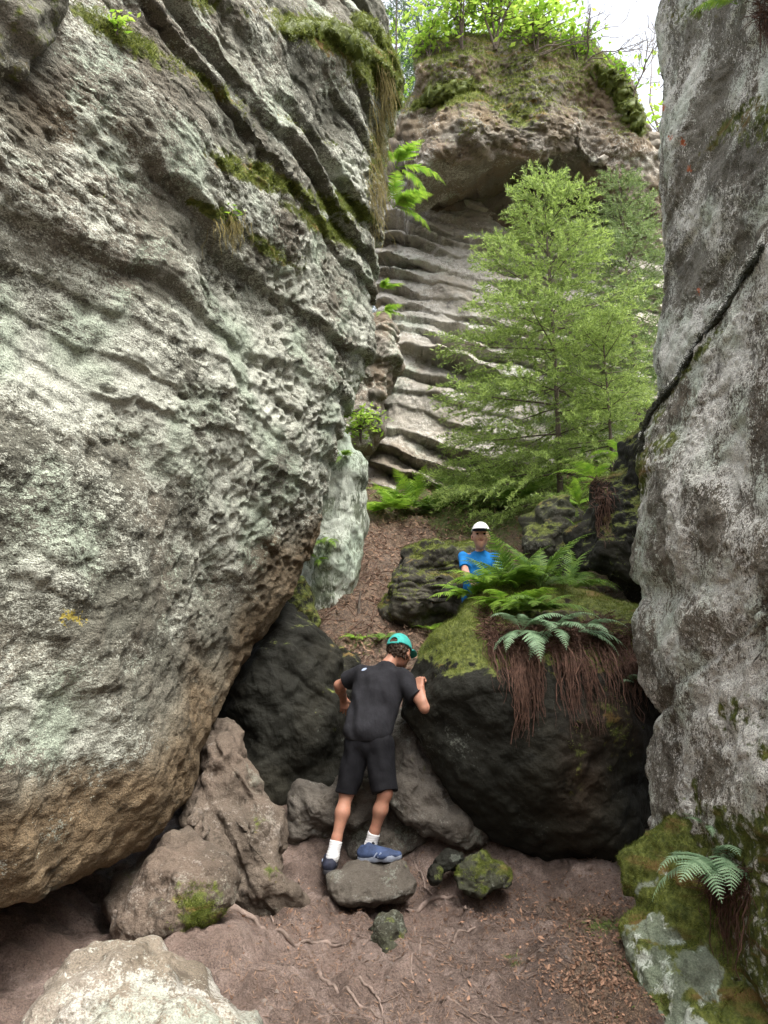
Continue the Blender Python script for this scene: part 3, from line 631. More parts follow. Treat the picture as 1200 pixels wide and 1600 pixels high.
gobj = link(bpy.data.objects.new('ground', me)); gobj['kind'] = 'structure'; gobj['label'] = 'brown trodden soil path climbing between the boulders'
# ------------------------------------------------------------------ finding surfaces
_GRID = {}
def on1(label, px, py):
    """nearest visible point (and normal) of a built rock along the sight line through (px, py)"""
    o, V, N, mk = ROCKS[label]
    if label not in _GRID:
        x, y = proj(V)
        g = {}
        order = np.argsort(-V[:, 1])
        for i, a, b in zip(order.tolist(), (x[order] // 6).astype(int).tolist(), (y[order] // 6).astype(int).tolist()):
            if -40 < a < 240 and -40 < b < 300: g[a, b] = i
        _GRID[label] = g
    g = _GRID[label]
    a, b = int(px // 6), int(py // 6)
    for rad in range(0, 30):
        c = [g[a + i, b + j] for i in range(-rad, rad + 1) for j in range(-rad, rad + 1) if max(abs(i), abs(j)) == rad and (a + i, b + j) in g]
        if c:
            i = min(c, key=lambda q: V[q, 1])
            return V[i].copy(), N[i].copy()
    return V[0].copy(), N[0].copy()
def on(label, px, py, r=7):
    """as on1; a tuple of rocks gives the nearest of them"""
    if isinstance(label, str): return on1(label, px, py)
    return min((on1(q, px, py) for q in label), key=lambda t: t[0][1])
def on_ground(px, py, lo=2.0, hi=12.0):
    Ys = np.linspace(lo, hi, 600)
    pts = np.array([P(px, py, y) for y in Ys])
    g = ground(pts[:, 0], pts[:, 1])
    below = np.nonzero(pts[:, 2] <= g)[0]
    i = below[0] if len(below) else len(Ys) - 1
    return np.array([pts[i, 0], pts[i, 1], g[i]])
BIG = 'big dark overhanging boulder topped with ferns and moss'
LEFT = 'huge leaning lichen-covered boulder overhanging the left side of the path'
FOOT = 'moss-covered boulder at the foot of the right rock wall'
CAP = 'brown overhanging cap of the far cliff with mossy top'
PILLAR = 'pale green algae-tinted rock pillar behind the leaning boulder'
TALL = 'tall dark boulder with brown fern roots leaning on the right rock wall'
RUP = 'tall grey rock wall with red paint marks rising on the right'
MOSSB = 'mossy layered boulder on the slope behind the child in blue'

# ------------------------------------------------------------------ foliage materials
M['fern_bright'] = leaf('fern_leaf_bright', (0.13, 0.27, 0.025), (0.30, 0.46, 0.05), .45)
M['fern_mid'] = leaf('fern_leaf_mid', (0.07, 0.15, 0.022), (0.20, 0.32, 0.05), .38)
M['fern_pale'] = leaf('fern_leaf_pale', (0.15, 0.25, 0.13), (0.32, 0.46, 0.27), .25)
M['spruce'] = leaf('spruce_needles', (0.115, 0.175, 0.045), (0.40, 0.52, 0.14), .5, .5, 1.6)
M['spruce_mid'] = leaf('spruce_needles_mid', (0.09, 0.14, 0.05), (0.26, 0.35, 0.12), .35, .5, 2.2)
M['spruce_dark'] = leaf('spruce_needles_dark', (0.03, 0.062, 0.03), (0.085, 0.15, 0.07), .25)
M['beech'] = leaf('bright_leaves', (0.18, 0.34, 0.03), (0.42, 0.56, 0.10), .5)
M['moss'] = leaf('moss_tips', (0.07, 0.095, 0.015), (0.22, 0.26, 0.045), .3)
M['grit'] = plain('grit', (0.16, 0.13, 0.11), .85, .4, 30)
M['crack_shade'] = leaf('painted_crack_shade', (0.010, 0.011, 0.005), (0.035, 0.036, 0.014), .1)  # near-black tone standing in for the shade of the right-wall crack
M['bark'] = plain('grey_bark', (0.12, 0.095, 0.075), .9, .4, 18, .5)
M['twig'] = plain('bare_twig', (0.17, 0.14, 0.115), .9, .4, 25, .3)
M['root'] = plain('reddish_root', (0.115, 0.062, 0.042), .85, .45, 30, .4)
M['groundroot'] = plain('worn_root', (0.22, 0.165, 0.135), .75, .4, 24, .5)
M['litter'] = leaf('fallen_leaf', (0.10, 0.058, 0.038), (0.36, 0.215, 0.14), .1, .8, 3.0)
M['needles'] = leaf('dry_needles', (0.09, 0.055, 0.038), (0.30, 0.19, 0.125), .1, .8, 3.0)

# ------------------------------------------------------------------ ferns
def frond_arrays(a0, a1, width, n=20, m=7, seed=0, triang=False):
    r = random.Random(seed)
    K = 26
    ang = [math.radians(a0 + (a1 - a0) * (k / (K - 1)) ** 1.15) for k in range(K)]
    pts = [np.zeros(3)]
    tw = r.uniform(-.25, .25)
    for k in range(K - 1):
        pts.append(pts[-1] + np.array([math.cos(ang[k]), tw * (k / K) * .5, math.sin(ang[k])]) / (K - 1))
    pts = np.array(pts)
    mb = MB()
    mb.tube(pts, np.linspace(.008, .0025, K), 3)
    for q in range(n):
        t = .14 + .86 * (q + .5) / n
        f = t * (K - 1); k = min(int(f), K - 2)
        c = pts[k] + (pts[k + 1] - pts[k]) * (f - k)
        T = pts[k + 1] - pts[k]; T /= np.linalg.norm(T)
        S0 = np.array([0, 1, 0]) - T * T[1]; S0 /= np.linalg.norm(S0)
        U = np.cross(T, S0)
        prof = (min(1, (t - .08) / .10) * (1 - t) ** .8 * 1.25) if triang else (min(1, .35 + (t - .14) / .25) * (1 - ((t - .14) / .86) ** 2.2))
        L = width * max(.03, prof) * r.uniform(.88, 1.08)
        for sd in (-1, 1):
            D = S0 * sd * math.cos(.45) + T * math.sin(.45) + U * r.uniform(-.18, .10)
            D /= np.linalg.norm(D)
            Wd = np.cross(D, U * 1.0); Wd /= np.linalg.norm(Wd)
            V, Fq = [], []
            kk = 2 * m
            for s in range(kk + 1):
                u = s / kk
                p = c + D * L * u + U * (-.22 * L * u * u) + T * (.10 * L * u * u)
                w = (L * .17 + .004) * (1 - u) ** .6 * (1.0 if s % 2 else .34)
                off = D * (L * .05 if s % 2 else 0)
                V += [p, p + Wd * w + off, p - Wd * w + off]
            for s in range(kk):
                a, b = 3 * s, 3 * s + 3
                Fq += [(a, b, b + 1, a + 1), (a + 2, b + 2, b, a)]
            mb.add(V, Fq)
    return mb
FR = {}
for mat in ('fern_bright', 'fern_mid', 'fern_pale'):
    for shape, (a0, a1, w, tri) in {'up': (72, 5, .17, 0), 'arch': (48, -40, .19, 0), 'droop': (12, -68, .19, 0), 'wide': (38, -25, .30, 1)}.items():
        FR[mat, shape] = [frond_arrays(a0, a1, w, 20, 6, s, bool(tri)).data('frond', M[mat]) for s in range(2)]
def fern(loc, n, length, mat, shapes, az=(0, 360), label='', group=None, tilt=0, seed=0):
    r = random.Random(seed)
    e = empty('fern', tuple(loc))
    tag(e, label, 'fern', group)
    for k in range(n):
        me = r.choice(FR[mat, r.choice(shapes)])
        o = link(bpy.data.objects.new('frond', me), e)
        a = az[0] + (az[1] - az[0]) * (k + r.uniform(.1, .9)) / n
        L = length * r.uniform(.72, 1.2)
        o.rotation_euler = (math.radians(r.uniform(-18, 18)), math.radians(r.uniform(-12, 14) + tilt), math.radians(a))
        o.scale = (L, L * r.uniform(.85, 1.1), L)
    return e
# azimuth: 0 = right, 90 = away, 270 = towards the path
TOPF = 'ferns growing on top of the big dark boulder'
for k, (px, py, n, L, mt, sh, az, lab) in enumerate((
    (728, 922, 8, .34, 'fern_bright', ['arch', 'wide'], (90, 330), 'yellow-green fern at the left tip of the dark boulder, under the hand of the child'),
    (772, 912, 13, .46, 'fern_bright', ['arch', 'up', 'wide'], (0, 360), 'bright fern on the dark boulder right in front of the blue shirt'),
    (806, 915, 14, .56, 'fern_mid', ['arch', 'up', 'wide'], (0, 360), 'bushy fern on the dark boulder just right of the child'),
    (842, 915, 13, .62, 'fern_mid', ['arch', 'up'], (-60, 240), 'tall fern in the middle of the dark boulder top with fronds reaching right'),
    (885, 922, 11, .58, 'fern_mid', ['arch', 'up'], (-60, 200), 'fern on the right half of the dark boulder top against the black rock gap'),
    (790, 945, 12, .40, 'fern_bright', ['arch', 'wide'], (180, 360), 'low bright fern on the front rim of the dark boulder above the hanging roots'),
    (845, 948, 12, .42, 'fern_mid', ['arch', 'wide'], (180, 360), 'low mid-green fern on the front rim in the middle of the dark boulder'))):
    p, nn = on(BIG, px, py)
    fern(p + np.array([0, 0, -.02]), n, L, mt, sh, az, lab, TOPF, 0, 100 + k)
for k, (px, py, n, L, az, lab) in enumerate((
    (812, 988, 7, .42, (185, 330), 'pale blue-green fern drooping over the hanging roots, leftmost of the pale ferns'),
    (862, 988, 6, .40, (230, 350), 'pale blue-green fern drooping in the middle of the hanging roots'),
    (905, 985, 6, .46, (-70, 30), 'pale blue-green fern pointing right towards the right rock wall'),
    (985, 1062, 4, .16, (190, 350), 'small pale fern in the gap between the dark boulder and the right rock wall'))):
    p, nn = on(BIG, px, py)
    fern(p + nn * .02, n, L, 'fern_pale', ['droop', 'arch'] if k < 3 else ['wide'], az, lab, 'pale ferns drooping over the dark boulder', 0, 200 + k)
RLOW = 'pale speckled lower rock wall below the diagonal crack on the right'
p, nn = on((FOOT, RLOW), 1112, 1358)
fern(p + np.array([-.02, -.05, .04]), 10, .38, 'fern_pale', ['arch', 'arch', 'wide', 'droop'], (170, 370), 'pale fern spreading over the mossy boulder at the foot of the right wall', None, 0, 301)
p, nn = on((FOOT, RLOW), 1100, 1305)
fern(p + np.array([0, -.04, .03]), 5, .17, 'fern_pale', ['up', 'arch'], (0, 360), 'small upright fern above the spreading pale fern on the mossy boulder', None, 0, 302)
WALLF = 'ferns hanging from the edge of the leaning boulder'
for k, (px, py, Y, n, L, mt, az, lab) in enumerate((
    (618, 262, 7.0, 6, .52, 'fern_bright', (230, 390), 'bright yellow-green fern hanging highest on the edge of the leaning boulder'),
    (614, 325, 7.0, 6, .50, 'fern_bright', (240, 380), 'bright yellow-green fern hanging second highest on the edge of the leaning boulder'),
    (598, 455, 6.95, 4, .26, 'fern_bright', (250, 380), 'bright small fern halfway up the edge of the leaning boulder'),
    (596, 488, 6.9, 4, .22, 'fern_bright', (250, 380), 'tiny bright fern below the halfway fern on the leaning boulder edge'),
    (582, 268, 6.7, 3, .16, 'fern_bright', (200, 380), 'tiny fern sprig on the face of the leaning boulder left of the hanging ferns'))):
    fern(P(px, py, Y), n, L, mt, ['droop', 'arch', 'wide'], az, lab, WALLF, 10, 400 + k)
SLF = 'ferns at the foot of the pale cliff'
for k, (px, py, n, L, mt, lab) in enumerate((
    (612, 800, 8, .55, 'fern_bright', 'leftmost bright fern at the foot of the pale cliff above the brown slope'),
    (648, 795, 8, .65, 'fern_bright', 'second fern from the left at the foot of the pale cliff'),
    (688, 800, 8, .60, 'fern_mid', 'third fern from the left at the foot of the pale cliff, above the child'),
    (726, 782, 8, .60, 'fern_mid', 'fern at the foot of the pale cliff above the white cap of the child'),
    (768, 785, 8, .70, 'fern_bright', 'fern at the foot of the cliff right of the white cap, under the spruce'),
    (806, 792, 8, .60, 'fern_mid', 'fern under the spruce left of the dark mossy boulder on the slope'),
    (850, 765, 7, .60, 'fern_mid', 'fern under the spruce trunk behind the dark mossy boulder'))):
    fern(on_ground(px, py, 6.5, 12), n + 5, L * 1.1, mt, ['arch', 'up', 'wide'], (0, 360), lab, SLF, 0, 500 + k)
for k, (px, py, Y, n, L, mt, lab) in enumerate((
    (905, 790, 8.0, 6, .45, 'fern_bright', 'bright fern between the dark mossy boulder and the tall dark boulder'),
    (935, 755, 7.5, 7, .50, 'fern_bright', 'bright fern on the left shoulder of the tall dark boulder by the right wall'),
    (968, 712, 7.5, 6, .45, 'fern_bright', 'bright fern high on the tall dark boulder where it meets the right wall'),
    (905, 735, 8.6, 6, .50, 'fern_mid', 'mid-green fern under the lowest branches of the spruce on the right'),
    (905, 835, 7.2, 4, .30, 'fern_bright', 'small fern hanging in the gap left of the brown roots on the tall dark boulder'))):
    fern(P(px, py, Y), n, L, mt, ['arch', 'wide', 'up'], (0, 360), lab, 'ferns by the right rock wall', 0, 600 + k)
p, nn = on(PILLAR, 508, 842)
fern(p, 5, .26, 'fern_bright', ['wide', 'droop'], (200, 340), 'bright fern halfway down the green pillar', 'ferns on the green pillar', 0, 701)
p, nn = on(PILLAR, 532, 712)
fern(p, 4, .22, 'fern_bright', ['wide', 'droop'], (200, 340), 'small bright fern near the top of the green pillar', 'ferns on the green pillar', 0, 702)
p, nn = on(PILLAR, 492, 872)
fern(p, 4, .18, 'fern_bright', ['wide', 'droop'], (200, 340), 'tiny bright fern low on the left side of the green pillar', 'ferns on the green pillar', 0, 703)
fern(on_ground(600, 1000, 5.6, 8), 6, .22, 'fern_mid', ['arch', 'wide'], (0, 360), 'small fern on the brown bank just left of the turquoise cap', None, 0, 711)
fern(on_ground(560, 1000, 5.6, 8), 6, .20, 'fern_bright', ['arch', 'wide'], (0, 360), 'small fern on the brown bank above the shoulder of the hiker', None, 0, 712)
fern(on_ground(668, 985, 5.6, 8), 5, .24, 'fern_bright', ['arch', 'wide'], (0, 360), 'small fern between the layered mossy boulder and the dark boulder', None, 0, 713)
p, nn = on(RUP, 1150, 14, 14)
fern(p + np.array([0, 0, .05]), 7, .32, 'fern_bright', ['arch', 'droop'], (150, 390), 'bright fern hanging at the top edge of the right rock wall', None, 0, 721)

# ------------------------------------------------------------------ spruces, shrubs, far trees
def shoots(mb, base, d, L, r, needle=.020, n=20, wd=.0032):
    """one twig with its needles"""
    d = d / np.linalg.norm(d)
    a = np.cross(d, [0, 0, 1.0]); a /= np.linalg.norm(a) + 1e-6
    b = np.cross(a, d)
    t = r.random_sample(n)
    ph = r.random_sample(n) * 2 * math.pi
    sag = np.array([0, 0, -.18 * L])
    c = base + d * (t * L)[:, None] + sag * (t ** 2)[:, None]
    rad = a * np.cos(ph)[:, None] + b * np.sin(ph)[:, None]
    nd = rad * .8 + d * .75
    nd /= np.linalg.norm(nd, axis=1)[:, None]
    ln = needle * (.75 + .5 * r.random_sample(n))
    side = np.cross(nd, rad + r.standard_normal((n, 3)) * .5); side /= np.linalg.norm(side, axis=1)[:, None] + 1e-6
    V = np.empty((n, 4, 3))
    V[:, 0] = c - side * wd * .5; V[:, 1] = c + side * wd * .5
    V[:, 2] = c + nd * ln[:, None] + side * wd * .4; V[:, 3] = c + nd * ln[:, None] - side * wd * .4
    mb.add(V.reshape(-1, 3), np.arange(n * 4).reshape(n, 4))
def spruce(base, H, R, mat, label, seed, whorl=.26, lo=.08, group=None, nshoot=15, sc=1.0, nn=22):
    r = np.random.RandomState(seed)
    e = empty('spruce_tree', tuple(base)); tag(e, label, 'tree', group)
    tr, cr = MB(), MB()
    zs = np.linspace(0, H, 14)
    lean = r.uniform(-.02, .02, 2)
    trunk = np.stack([zs * lean[0] + .02 * np.sin(zs), zs * lean[1], zs], 1)
    tr.tube(trunk, np.linspace(.014 + .006 * H, .005, 14), 8)
    z = H * lo
    while z < H * .985:
        f = z / H
        rad = R * min(1, .6 + f * 1.8) * (1 - f) ** .62
        nb = r.randint(5, 7)
        a0 = r.rand() * 6.28
        for k in range(nb):
            a = a0 + k * 6.283 / nb + r.uniform(-.3, .3)
            if r.rand() < .1: continue
            L = max(.20, rad * r.uniform(.45, 1.22))
            el = -.10 + .9 * f ** 1.5 + r.uniform(-.12, .12)
            d = np.array([math.cos(a) * math.cos(el), math.sin(a) * math.cos(el), math.sin(el)])
            p0 = np.array([np.interp(z, zs, trunk[:, 0]), np.interp(z, zs, trunk[:, 1]), z + r.uniform(-.05, .05)])
            m = 7
            u = np.linspace(0, 1, m)
            path = p0 + d * (u * L)[:, None] + np.array([0, 0, -.20 * L]) * (u ** 1.5)[:, None] + np.array([0, 0, .16 * L]) * (u ** 4)[:, None]
            tr.tube(path, np.linspace(.004 + .007 * L, .0022, m), 4)
            side = np.cross(d, [0, 0, 1.0]); side /= np.linalg.norm(side)
            ns = max(4, int(nshoot * L / .6))
            for q in range(ns):
                uu = .12 + .88 * (q + r.rand()) / ns
                b = np.array([np.interp(uu, u, path[:, x]) for x in range(3)])
                sg = 1 if q % 2 else -1
                dd = d * r.uniform(.6, 1.0) + side * sg * r.uniform(.45, .95) + np.array([0, 0, r.uniform(-.22, .16)])
                l2 = (.10 + .30 * L * (1 - uu) + .05 * r.rand()) * sc
                shoots(cr, b, dd, l2, r, .021 * sc, int(nn * (l2 / .2) ** .8) + 6, .0042 * sc)
                # secondary twiglets on longer side shoots
                if l2 > .2 * sc:
                    for w in range(2):
                        bb = b + dd / np.linalg.norm(dd) * l2 * (.35 + .22 * w)
                        d3 = dd + side * (r.uniform(.4, .9) * (1 if w % 2 else -1)) + d * .3
                        shoots(cr, bb, d3, l2 * .45, r, .02 * sc, int(nn * .55), .0042 * sc)
            shoots(cr, path[-2], path[-1] - path[-2] + d * .02, .12 * sc, r, .021 * sc, nn, .0042 * sc)
        z += whorl * (1 - .45 * f) * r.uniform(.8, 1.15)
    if H < 8:
        for q in range(9):
            a = q * 2.4
            zz = H - r.uniform(.15, .9)
            shoots(cr, np.array([trunk[-1, 0], trunk[-1, 1], zz]), np.array([math.cos(a) * .75, math.sin(a) * .75, r.uniform(.6, 1.2)]), r.uniform(.3, .55), r, .026 * sc / 1.4, 46, .0050 * sc / 1.4)
    shoots(cr, np.array([trunk[-1, 0], trunk[-1, 1], H - .25 * sc]), np.array([0, 0, 1.0]), .34 * sc, r, .02 * sc, nn * 2, .004 * sc)
    tr.build('trunk', M['bark'], e)
    cr.build('crown', M[mat], e, smooth=False)
    return e
def at_ground(px, Y, dz=-.05):
    x = P(px, 700, Y)[0]
    return np.array([x, Y, ground(x, Y)[0] + dz])
b = at_ground(872, 9.2)
spruce(b, 7.80 - b[2], 1.85, 'spruce', 'young light-green spruce standing in front of the pale cliff', 41, .31, .06, None, 7.2, 2.2, 32)
b = at_ground(1000, 10.4)
spruce(b, 8.8 - b[2], 1.5, 'spruce_mid', 'darker green spruce behind the young one, half hidden by the right wall', 42, .33, .10, None, 8, 2.0, 30)
b = at_ground(955, 8.6)
spruce(b, 2.7, 1.15, 'spruce', 'small spruce sapling at the right of the light-green spruce near the right wall', 43, .30, .1, None, 7, 1.7, 26)

def leafy(mb_leaf, mb_wood, base, top, rad, n_br, n_leaf, size, r, flat=.35):
    """branches from a stem with leaf quads round them"""
    base, top = np.array(base, float), np.array(top, float)
    ax = top - base
    for k in range(n_br):
        u = r.uniform(.15, 1)
        s = base + ax * u
        a = r.rand() * 6.283
        L = rad * r.uniform(.5, 1.1) * (1.15 - .55 * u)
        d = np.array([math.cos(a), math.sin(a), r.uniform(-.1, .7)]); d /= np.linalg.norm(d)
        t = np.linspace(0, 1, 6)
        path = s + d * (t * L)[:, None] + np.array([0, 0, -.12 * L]) * (t ** 2)[:, None] + r.standard_normal((6, 3)) * .03 * L * t[:, None]
        mb_wood.tube(path, np.linspace(.004 + .008 * L, .002, 6), 4)
        m = max(4, int(n_leaf * L / rad / n_br))
        tt = .25 + .8 * r.random_sample(m)
        c = s + d * (tt * L)[:, None] + r.standard_normal((m, 3)) * (.16 * rad + .02) * np.array([1, 1, .55])
        nrm = r.standard_normal((m, 3)) * flat + np.array([0, 0, 1]); nrm /= np.linalg.norm(nrm, axis=1)[:, None]
        x = np.cross(nrm, r.standard_normal((m, 3))); x /= np.linalg.norm(x, axis=1)[:, None] + 1e-6
        y = np.cross(nrm, x)
        sz = size * (.6 + .8 * r.random_sample(m))[:, None]
        V = np.stack([c - x * sz, c - y * sz * .5 - nrm * sz * .12, c + x * sz, c + y * sz * .5 - nrm * sz * .12], 1)
        mb_leaf.add(V.reshape(-1, 3), np.arange(m * 4).reshape(m, 4))
def shrub(name, base, H, rad, n_stem, n_leaf, size, mat, label, cat, seed, group=None, wood='bark', flat=.35, spread=.5):
    r = np.random.RandomState(seed)
    e = empty(name, tuple(base)); tag(e, label, cat, group)
    lf, wd = MB(), MB()
    for k in range(n_stem):
        a = r.rand() * 6.283
        top = np.array([math.cos(a) * rad * spread * r.rand(), math.sin(a) * rad * spread * r.rand(), H * r.uniform(.75, 1)])
        t = np.linspace(0, 1, 7)[:, None]
        path = top * t + r.standard_normal((7, 3)) * .02 * H * t
        wd.tube(path, np.linspace(.006 + .010 * H, .003, 7), 6)
        leafy(lf, wd, top * .15, top, rad, max(6, int(10 * H)) if H < 6 else 46, n_leaf // n_stem, size, r, flat)
    wd.build('trunk' if cat == 'tree' else 'stem', M[wood], e)
    lf.build('crown' if cat == 'tree' else 'foliage', M[mat], e, smooth=False)
    return e
shrub('shrub', P(564, 692, 6.35), .34, .20, 5, 520, .026, 'beech', 'little bright yellow-green bush at the notch of the leaning boulder', 'shrub', 51)
p, nn = on(LEFT, 181, 55)
shrub('seedling', p, .10, .06, 2, 16, .020, 'beech', 'tiny bright seedling on a mossy ledge high on the leaning boulder', 'seedling', 52)
p, nn = on(LEFT, 356, 345)
shrub('seedling', p, .09, .10, 3, 60, .016, 'fern_bright', 'small green tuft of seedlings on a ledge in the middle of the leaning boulder', 'seedling', 53)
CAPS = 'leafy shrubs on top of the far cliff'
for k, (px, py, H, rad, nl, mt, lab) in enumerate((
    (668, 88, .8, .5, 500, 'beech', 'small leafy shrub at the left end of the cliff top'),
    (720, 72, 1.7, .95, 1500, 'beech', 'tall bright leafy shrub left of the middle of the cliff top'),
    (775, 70, 2.0, 1.0, 1700, 'beech', 'tallest bright leafy shrub in the middle of the cliff top'),
    (835, 78, 1.1, .75, 900, 'beech', 'bright leafy shrub right of the middle of the cliff top'),
    (905, 92, .7, .55, 420, 'fern_bright', 'low leafy shrub near the right end of the cliff top'),
    (968, 140, .6, .45, 300, 'fern_bright', 'low leafy shrub on the mossy right shoulder of the cliff'))):
    p, nn = on(CAP, px, py, 12)
    shrub('shrub', p - np.array([0, 0, .08]), H, rad, 4, nl, .055, mt, lab, 'shrub', 60 + k, CAPS)
FT = 'forest trees beyond the cliff'
for k, (px, Y, H, rad, mt, lab) in enumerate((
    (610, 15.5, 12.5, 1.9, 'spruce_dark', 'dark forest spruce beyond the cliff, next to the top of the leaning boulder'),
    (690, 19, 15.5, 2.0, 'spruce_dark', 'tall dark forest spruce beyond the left end of the cliff top'))):
    spruce(at_ground(px, Y), H, rad, mt, lab, 70 + k, .75, .22, FT, 8, 2.4, 16)
b = at_ground(800, 20)
shrub('leafy_tree', b, 14.5, 3.0, 2, 5200, .13, 'beech', 'bright leafy tree rising beyond the middle of the cliff top', 'tree', 75, FT, spread=.25)
b = at_ground(560, 18)
shrub('leafy_tree', b, 13.5, 2.8, 2, 4200, .13, 'beech', 'bright leafy tree glimpsed in the gap between leaning boulder and cliff', 'tree', 76, FT, spread=.25)
b = at_ground(1080, 19)
shrub('leafy_tree', b, 13.0, 2.4, 2, 900, .11, 'beech', 'sparse leafy tree with thin bare twigs beyond the right wall', 'tree', 77, FT, spread=.3, wood='twig')
def bare(loc, H, rad, label, seed, group, aim):
    r = np.random.RandomState(seed)
    mb = MB()
    def grow(p, d, L, rr, lev):
        m = 7
        t = np.linspace(0, 1, m)[:, None]
        path = p + d * L * t + np.cumsum(r.standard_normal((m, 3)) * .035 * L, 0) + np.array([0, 0, -.15 * L]) * t ** 2
        mb.tube(path, np.linspace(rr, rr * .35, m), 4)
        if lev:
            for q in range(5):
                i = r.randint(2, m)
                dd = d + r.standard_normal(3) * .6; dd /= np.linalg.norm(dd)
                grow(path[i], dd, L * r.uniform(.35, .6), rr * .45, lev - 1)
    for k in range(4):
        d = np.array(aim) + r.standard_normal(3) * .35; d /= np.linalg.norm(d)
        grow(np.zeros(3), d, H * r.uniform(.6, 1), .014, 2)
    o = mb.build('bare_shrub', M['twig']); o.location = tuple(loc)
    return tag(o, label, 'shrub', group)
for k, (px, py, H, aim, lab) in enumerate(((845, 88, 1.5, (.9, -.2, .12), 'bare twiggy bush leaning right over the cliff top'), (915, 100, 1.2, (.3, -.4, .1), 'bare pale branches drooping over the right half of the cliff top'), (985, 160, 1.3, (.1, -.3, .9), 'bare bush rising at the right shoulder of the cliff against the sky'))):
    p, nn = on(CAP, px, py, 12)
    bare(p, H, 1, lab, 80 + k, 'bare bushes on the cliff', aim)
# ------------------------------------------------------------------ moss fuzz, cushions, roots, litter
def blades(pts, nrm, L, wd, r, lean=.6):
    n = len(pts)
    d = nrm + r.standard_normal((n, 3)) * lean; d /= np.linalg.norm(d, axis=1)[:, None]
    s = np.cross(d, r.standard_normal((n, 3))); s /= np.linalg.norm(s, axis=1)[:, None] + 1e-6
    ln = (L * (.5 + r.random_sample(n)))[:, None]
    V = np.stack([pts - s * wd, pts + s * wd, pts + d * ln], 1)
    return V.reshape(-1, 3), np.arange(3 * n).reshape(n, 3)
def moss_on(label, n, L, wd, lo=.42, seed=0, name='moss', mat='moss', front=True, cond=None):
    o, V, N, mk = ROCKS[label]
    r = np.random.RandomState(seed)
    w = np.clip(mk[:, 0] + .55 * vs(VB, V, .5) * .25 - lo, 0, .5)
    x, y = proj(V)
    if front: w = w * (x > -60) * (x < 1260) * (y > -60) * (y < 1660) * ((N @ np.array([0, -1, .25])) > -.2)
    if cond is not None: w = w * cond(V, N, x, y)
    # vertex spacing differs over the shell: weight by depth-independent area estimate
    me = o.data
    ar = np.empty(len(me.polygons), f32); me.polygons.foreach_get('area', ar)
    c = np.empty(len(me.polygons) * 3, f32); me.polygons.foreach_get('center', c); c = c.reshape(-1, 3)
    lt = np.empty(len(me.loops), np.int32); me.loops.foreach_get('vertex_index', lt)
    ls = np.empty(len(me.polygons), np.int32); me.polygons.foreach_get('loop_start', ls)
    v0, v1, v2 = lt[ls], lt[ls + 1], lt[ls + 2]
    pw = ar * w[v0]
    if pw.sum() <= 0: return
    ids = r.choice(len(pw), n, p=pw / pw.sum())
    u = r.random_sample((n, 2))
    fl = u.sum(1) > 1; u[fl] = 1 - u[fl]
    A, B, Cc = V[v0[ids]], V[v1[ids]], V[v2[ids]]
    pts = A + (B - A) * u[:, :1] + (Cc - A) * u[:, 1:]
    nv = N[v0[ids]]
    Vb, Fb = blades(pts, nv + np.array([0, 0, .35]), L, wd, r)
    ob = obj(name, Vb, [Fb], M[mat], o, smooth=False)
    ob['kind'] = 'stuff'
    return ob
moss_on(BIG, 26000, .020, .0016, .40, 1)
moss_on(FOOT, 22000, .017, .0014, .40, 2)
moss_on(LEFT, 30000, .026, .0020, .46, 3, cond=lambda V, N, x, y: (y < 520))
moss_on(CAP, 26000, .055, .005, .42, 4)
moss_on(MOSSB, 9000, .022, .002, .36, 5)
moss_on(TALL, 6000, .022, .002, .36, 6)
moss_on('low pyramid-shaped stone covered in green moss on the path', 2500, .012, .0013, .34, 7)
moss_on('rounded brown boulder with moss patch lying under the leaning boulder', 4000, .012, .0012, .4, 8)

def cushion(parent_label, path, rad, seed, mat='moss'):
    """thick roll of moss along a ledge, or dark roll painting shade into a crack"""
    o = ROCKS[parent_label][0]
    r = np.random.RandomState(seed)
    pts = spline([on(parent_label, x, y, 10)[0] for x, y in path], 46)
    t = np.linspace(0, 1, 46)
    rr = rad * (np.sin(t * math.pi) ** .4 * (.82 + .14 * np.sin(t * 11 + seed) + .08 * np.sin(t * 29)) + .04)
    V, Fq = tube(pts, rr, 18)
    V = V + np.stack([vs(VB, V, .42, q) for q in (0., 3., 6.)], 1) * rad * .26
    me = mesh_data('moss_or_shade_roll', V, [Fq], M[mat])
    N = normals(me)
    n = int(16000 * rad / .1)
    ids = r.choice(len(V), n)
    Vb, Fb = blades(V[ids] + r.standard_normal((n, 3)) * .012, N[ids] + np.array([0, 0, .3]), .030, .0022, r)
    mb = MB().add(V, Fq).add(Vb, Fb)
    c = mb.build('moss_or_shade_roll', M[mat], o)
    return c
cushion(LEFT, [(438, 44), (470, 42), (505, 50), (545, 64), (578, 88)], .075, 1)
cushion(LEFT, [(556, 36), (580, 44), (598, 66)], .075, 2)
cushion(LEFT, [(585, 90), (600, 110), (614, 138), (620, 168)], .07, 3)
cushion(RLOW, [(1192, 384), (1158, 434), (1128, 482), (1097, 525), (1070, 565)], .019, 8, 'crack_shade')  # dark roll laid along the crack to paint in its shade
cushion(RLOW, [(1069, 567), (1044, 602), (1021, 634), (1006, 666), (1000, 706)], .019, 9, 'crack_shade')
cushion(CAP, [(642, 172), (668, 158), (700, 146), (742, 126)], .12, 4)
cushion(CAP, [(935, 112), (962, 140), (988, 178), (1004, 205)], .16, 5)

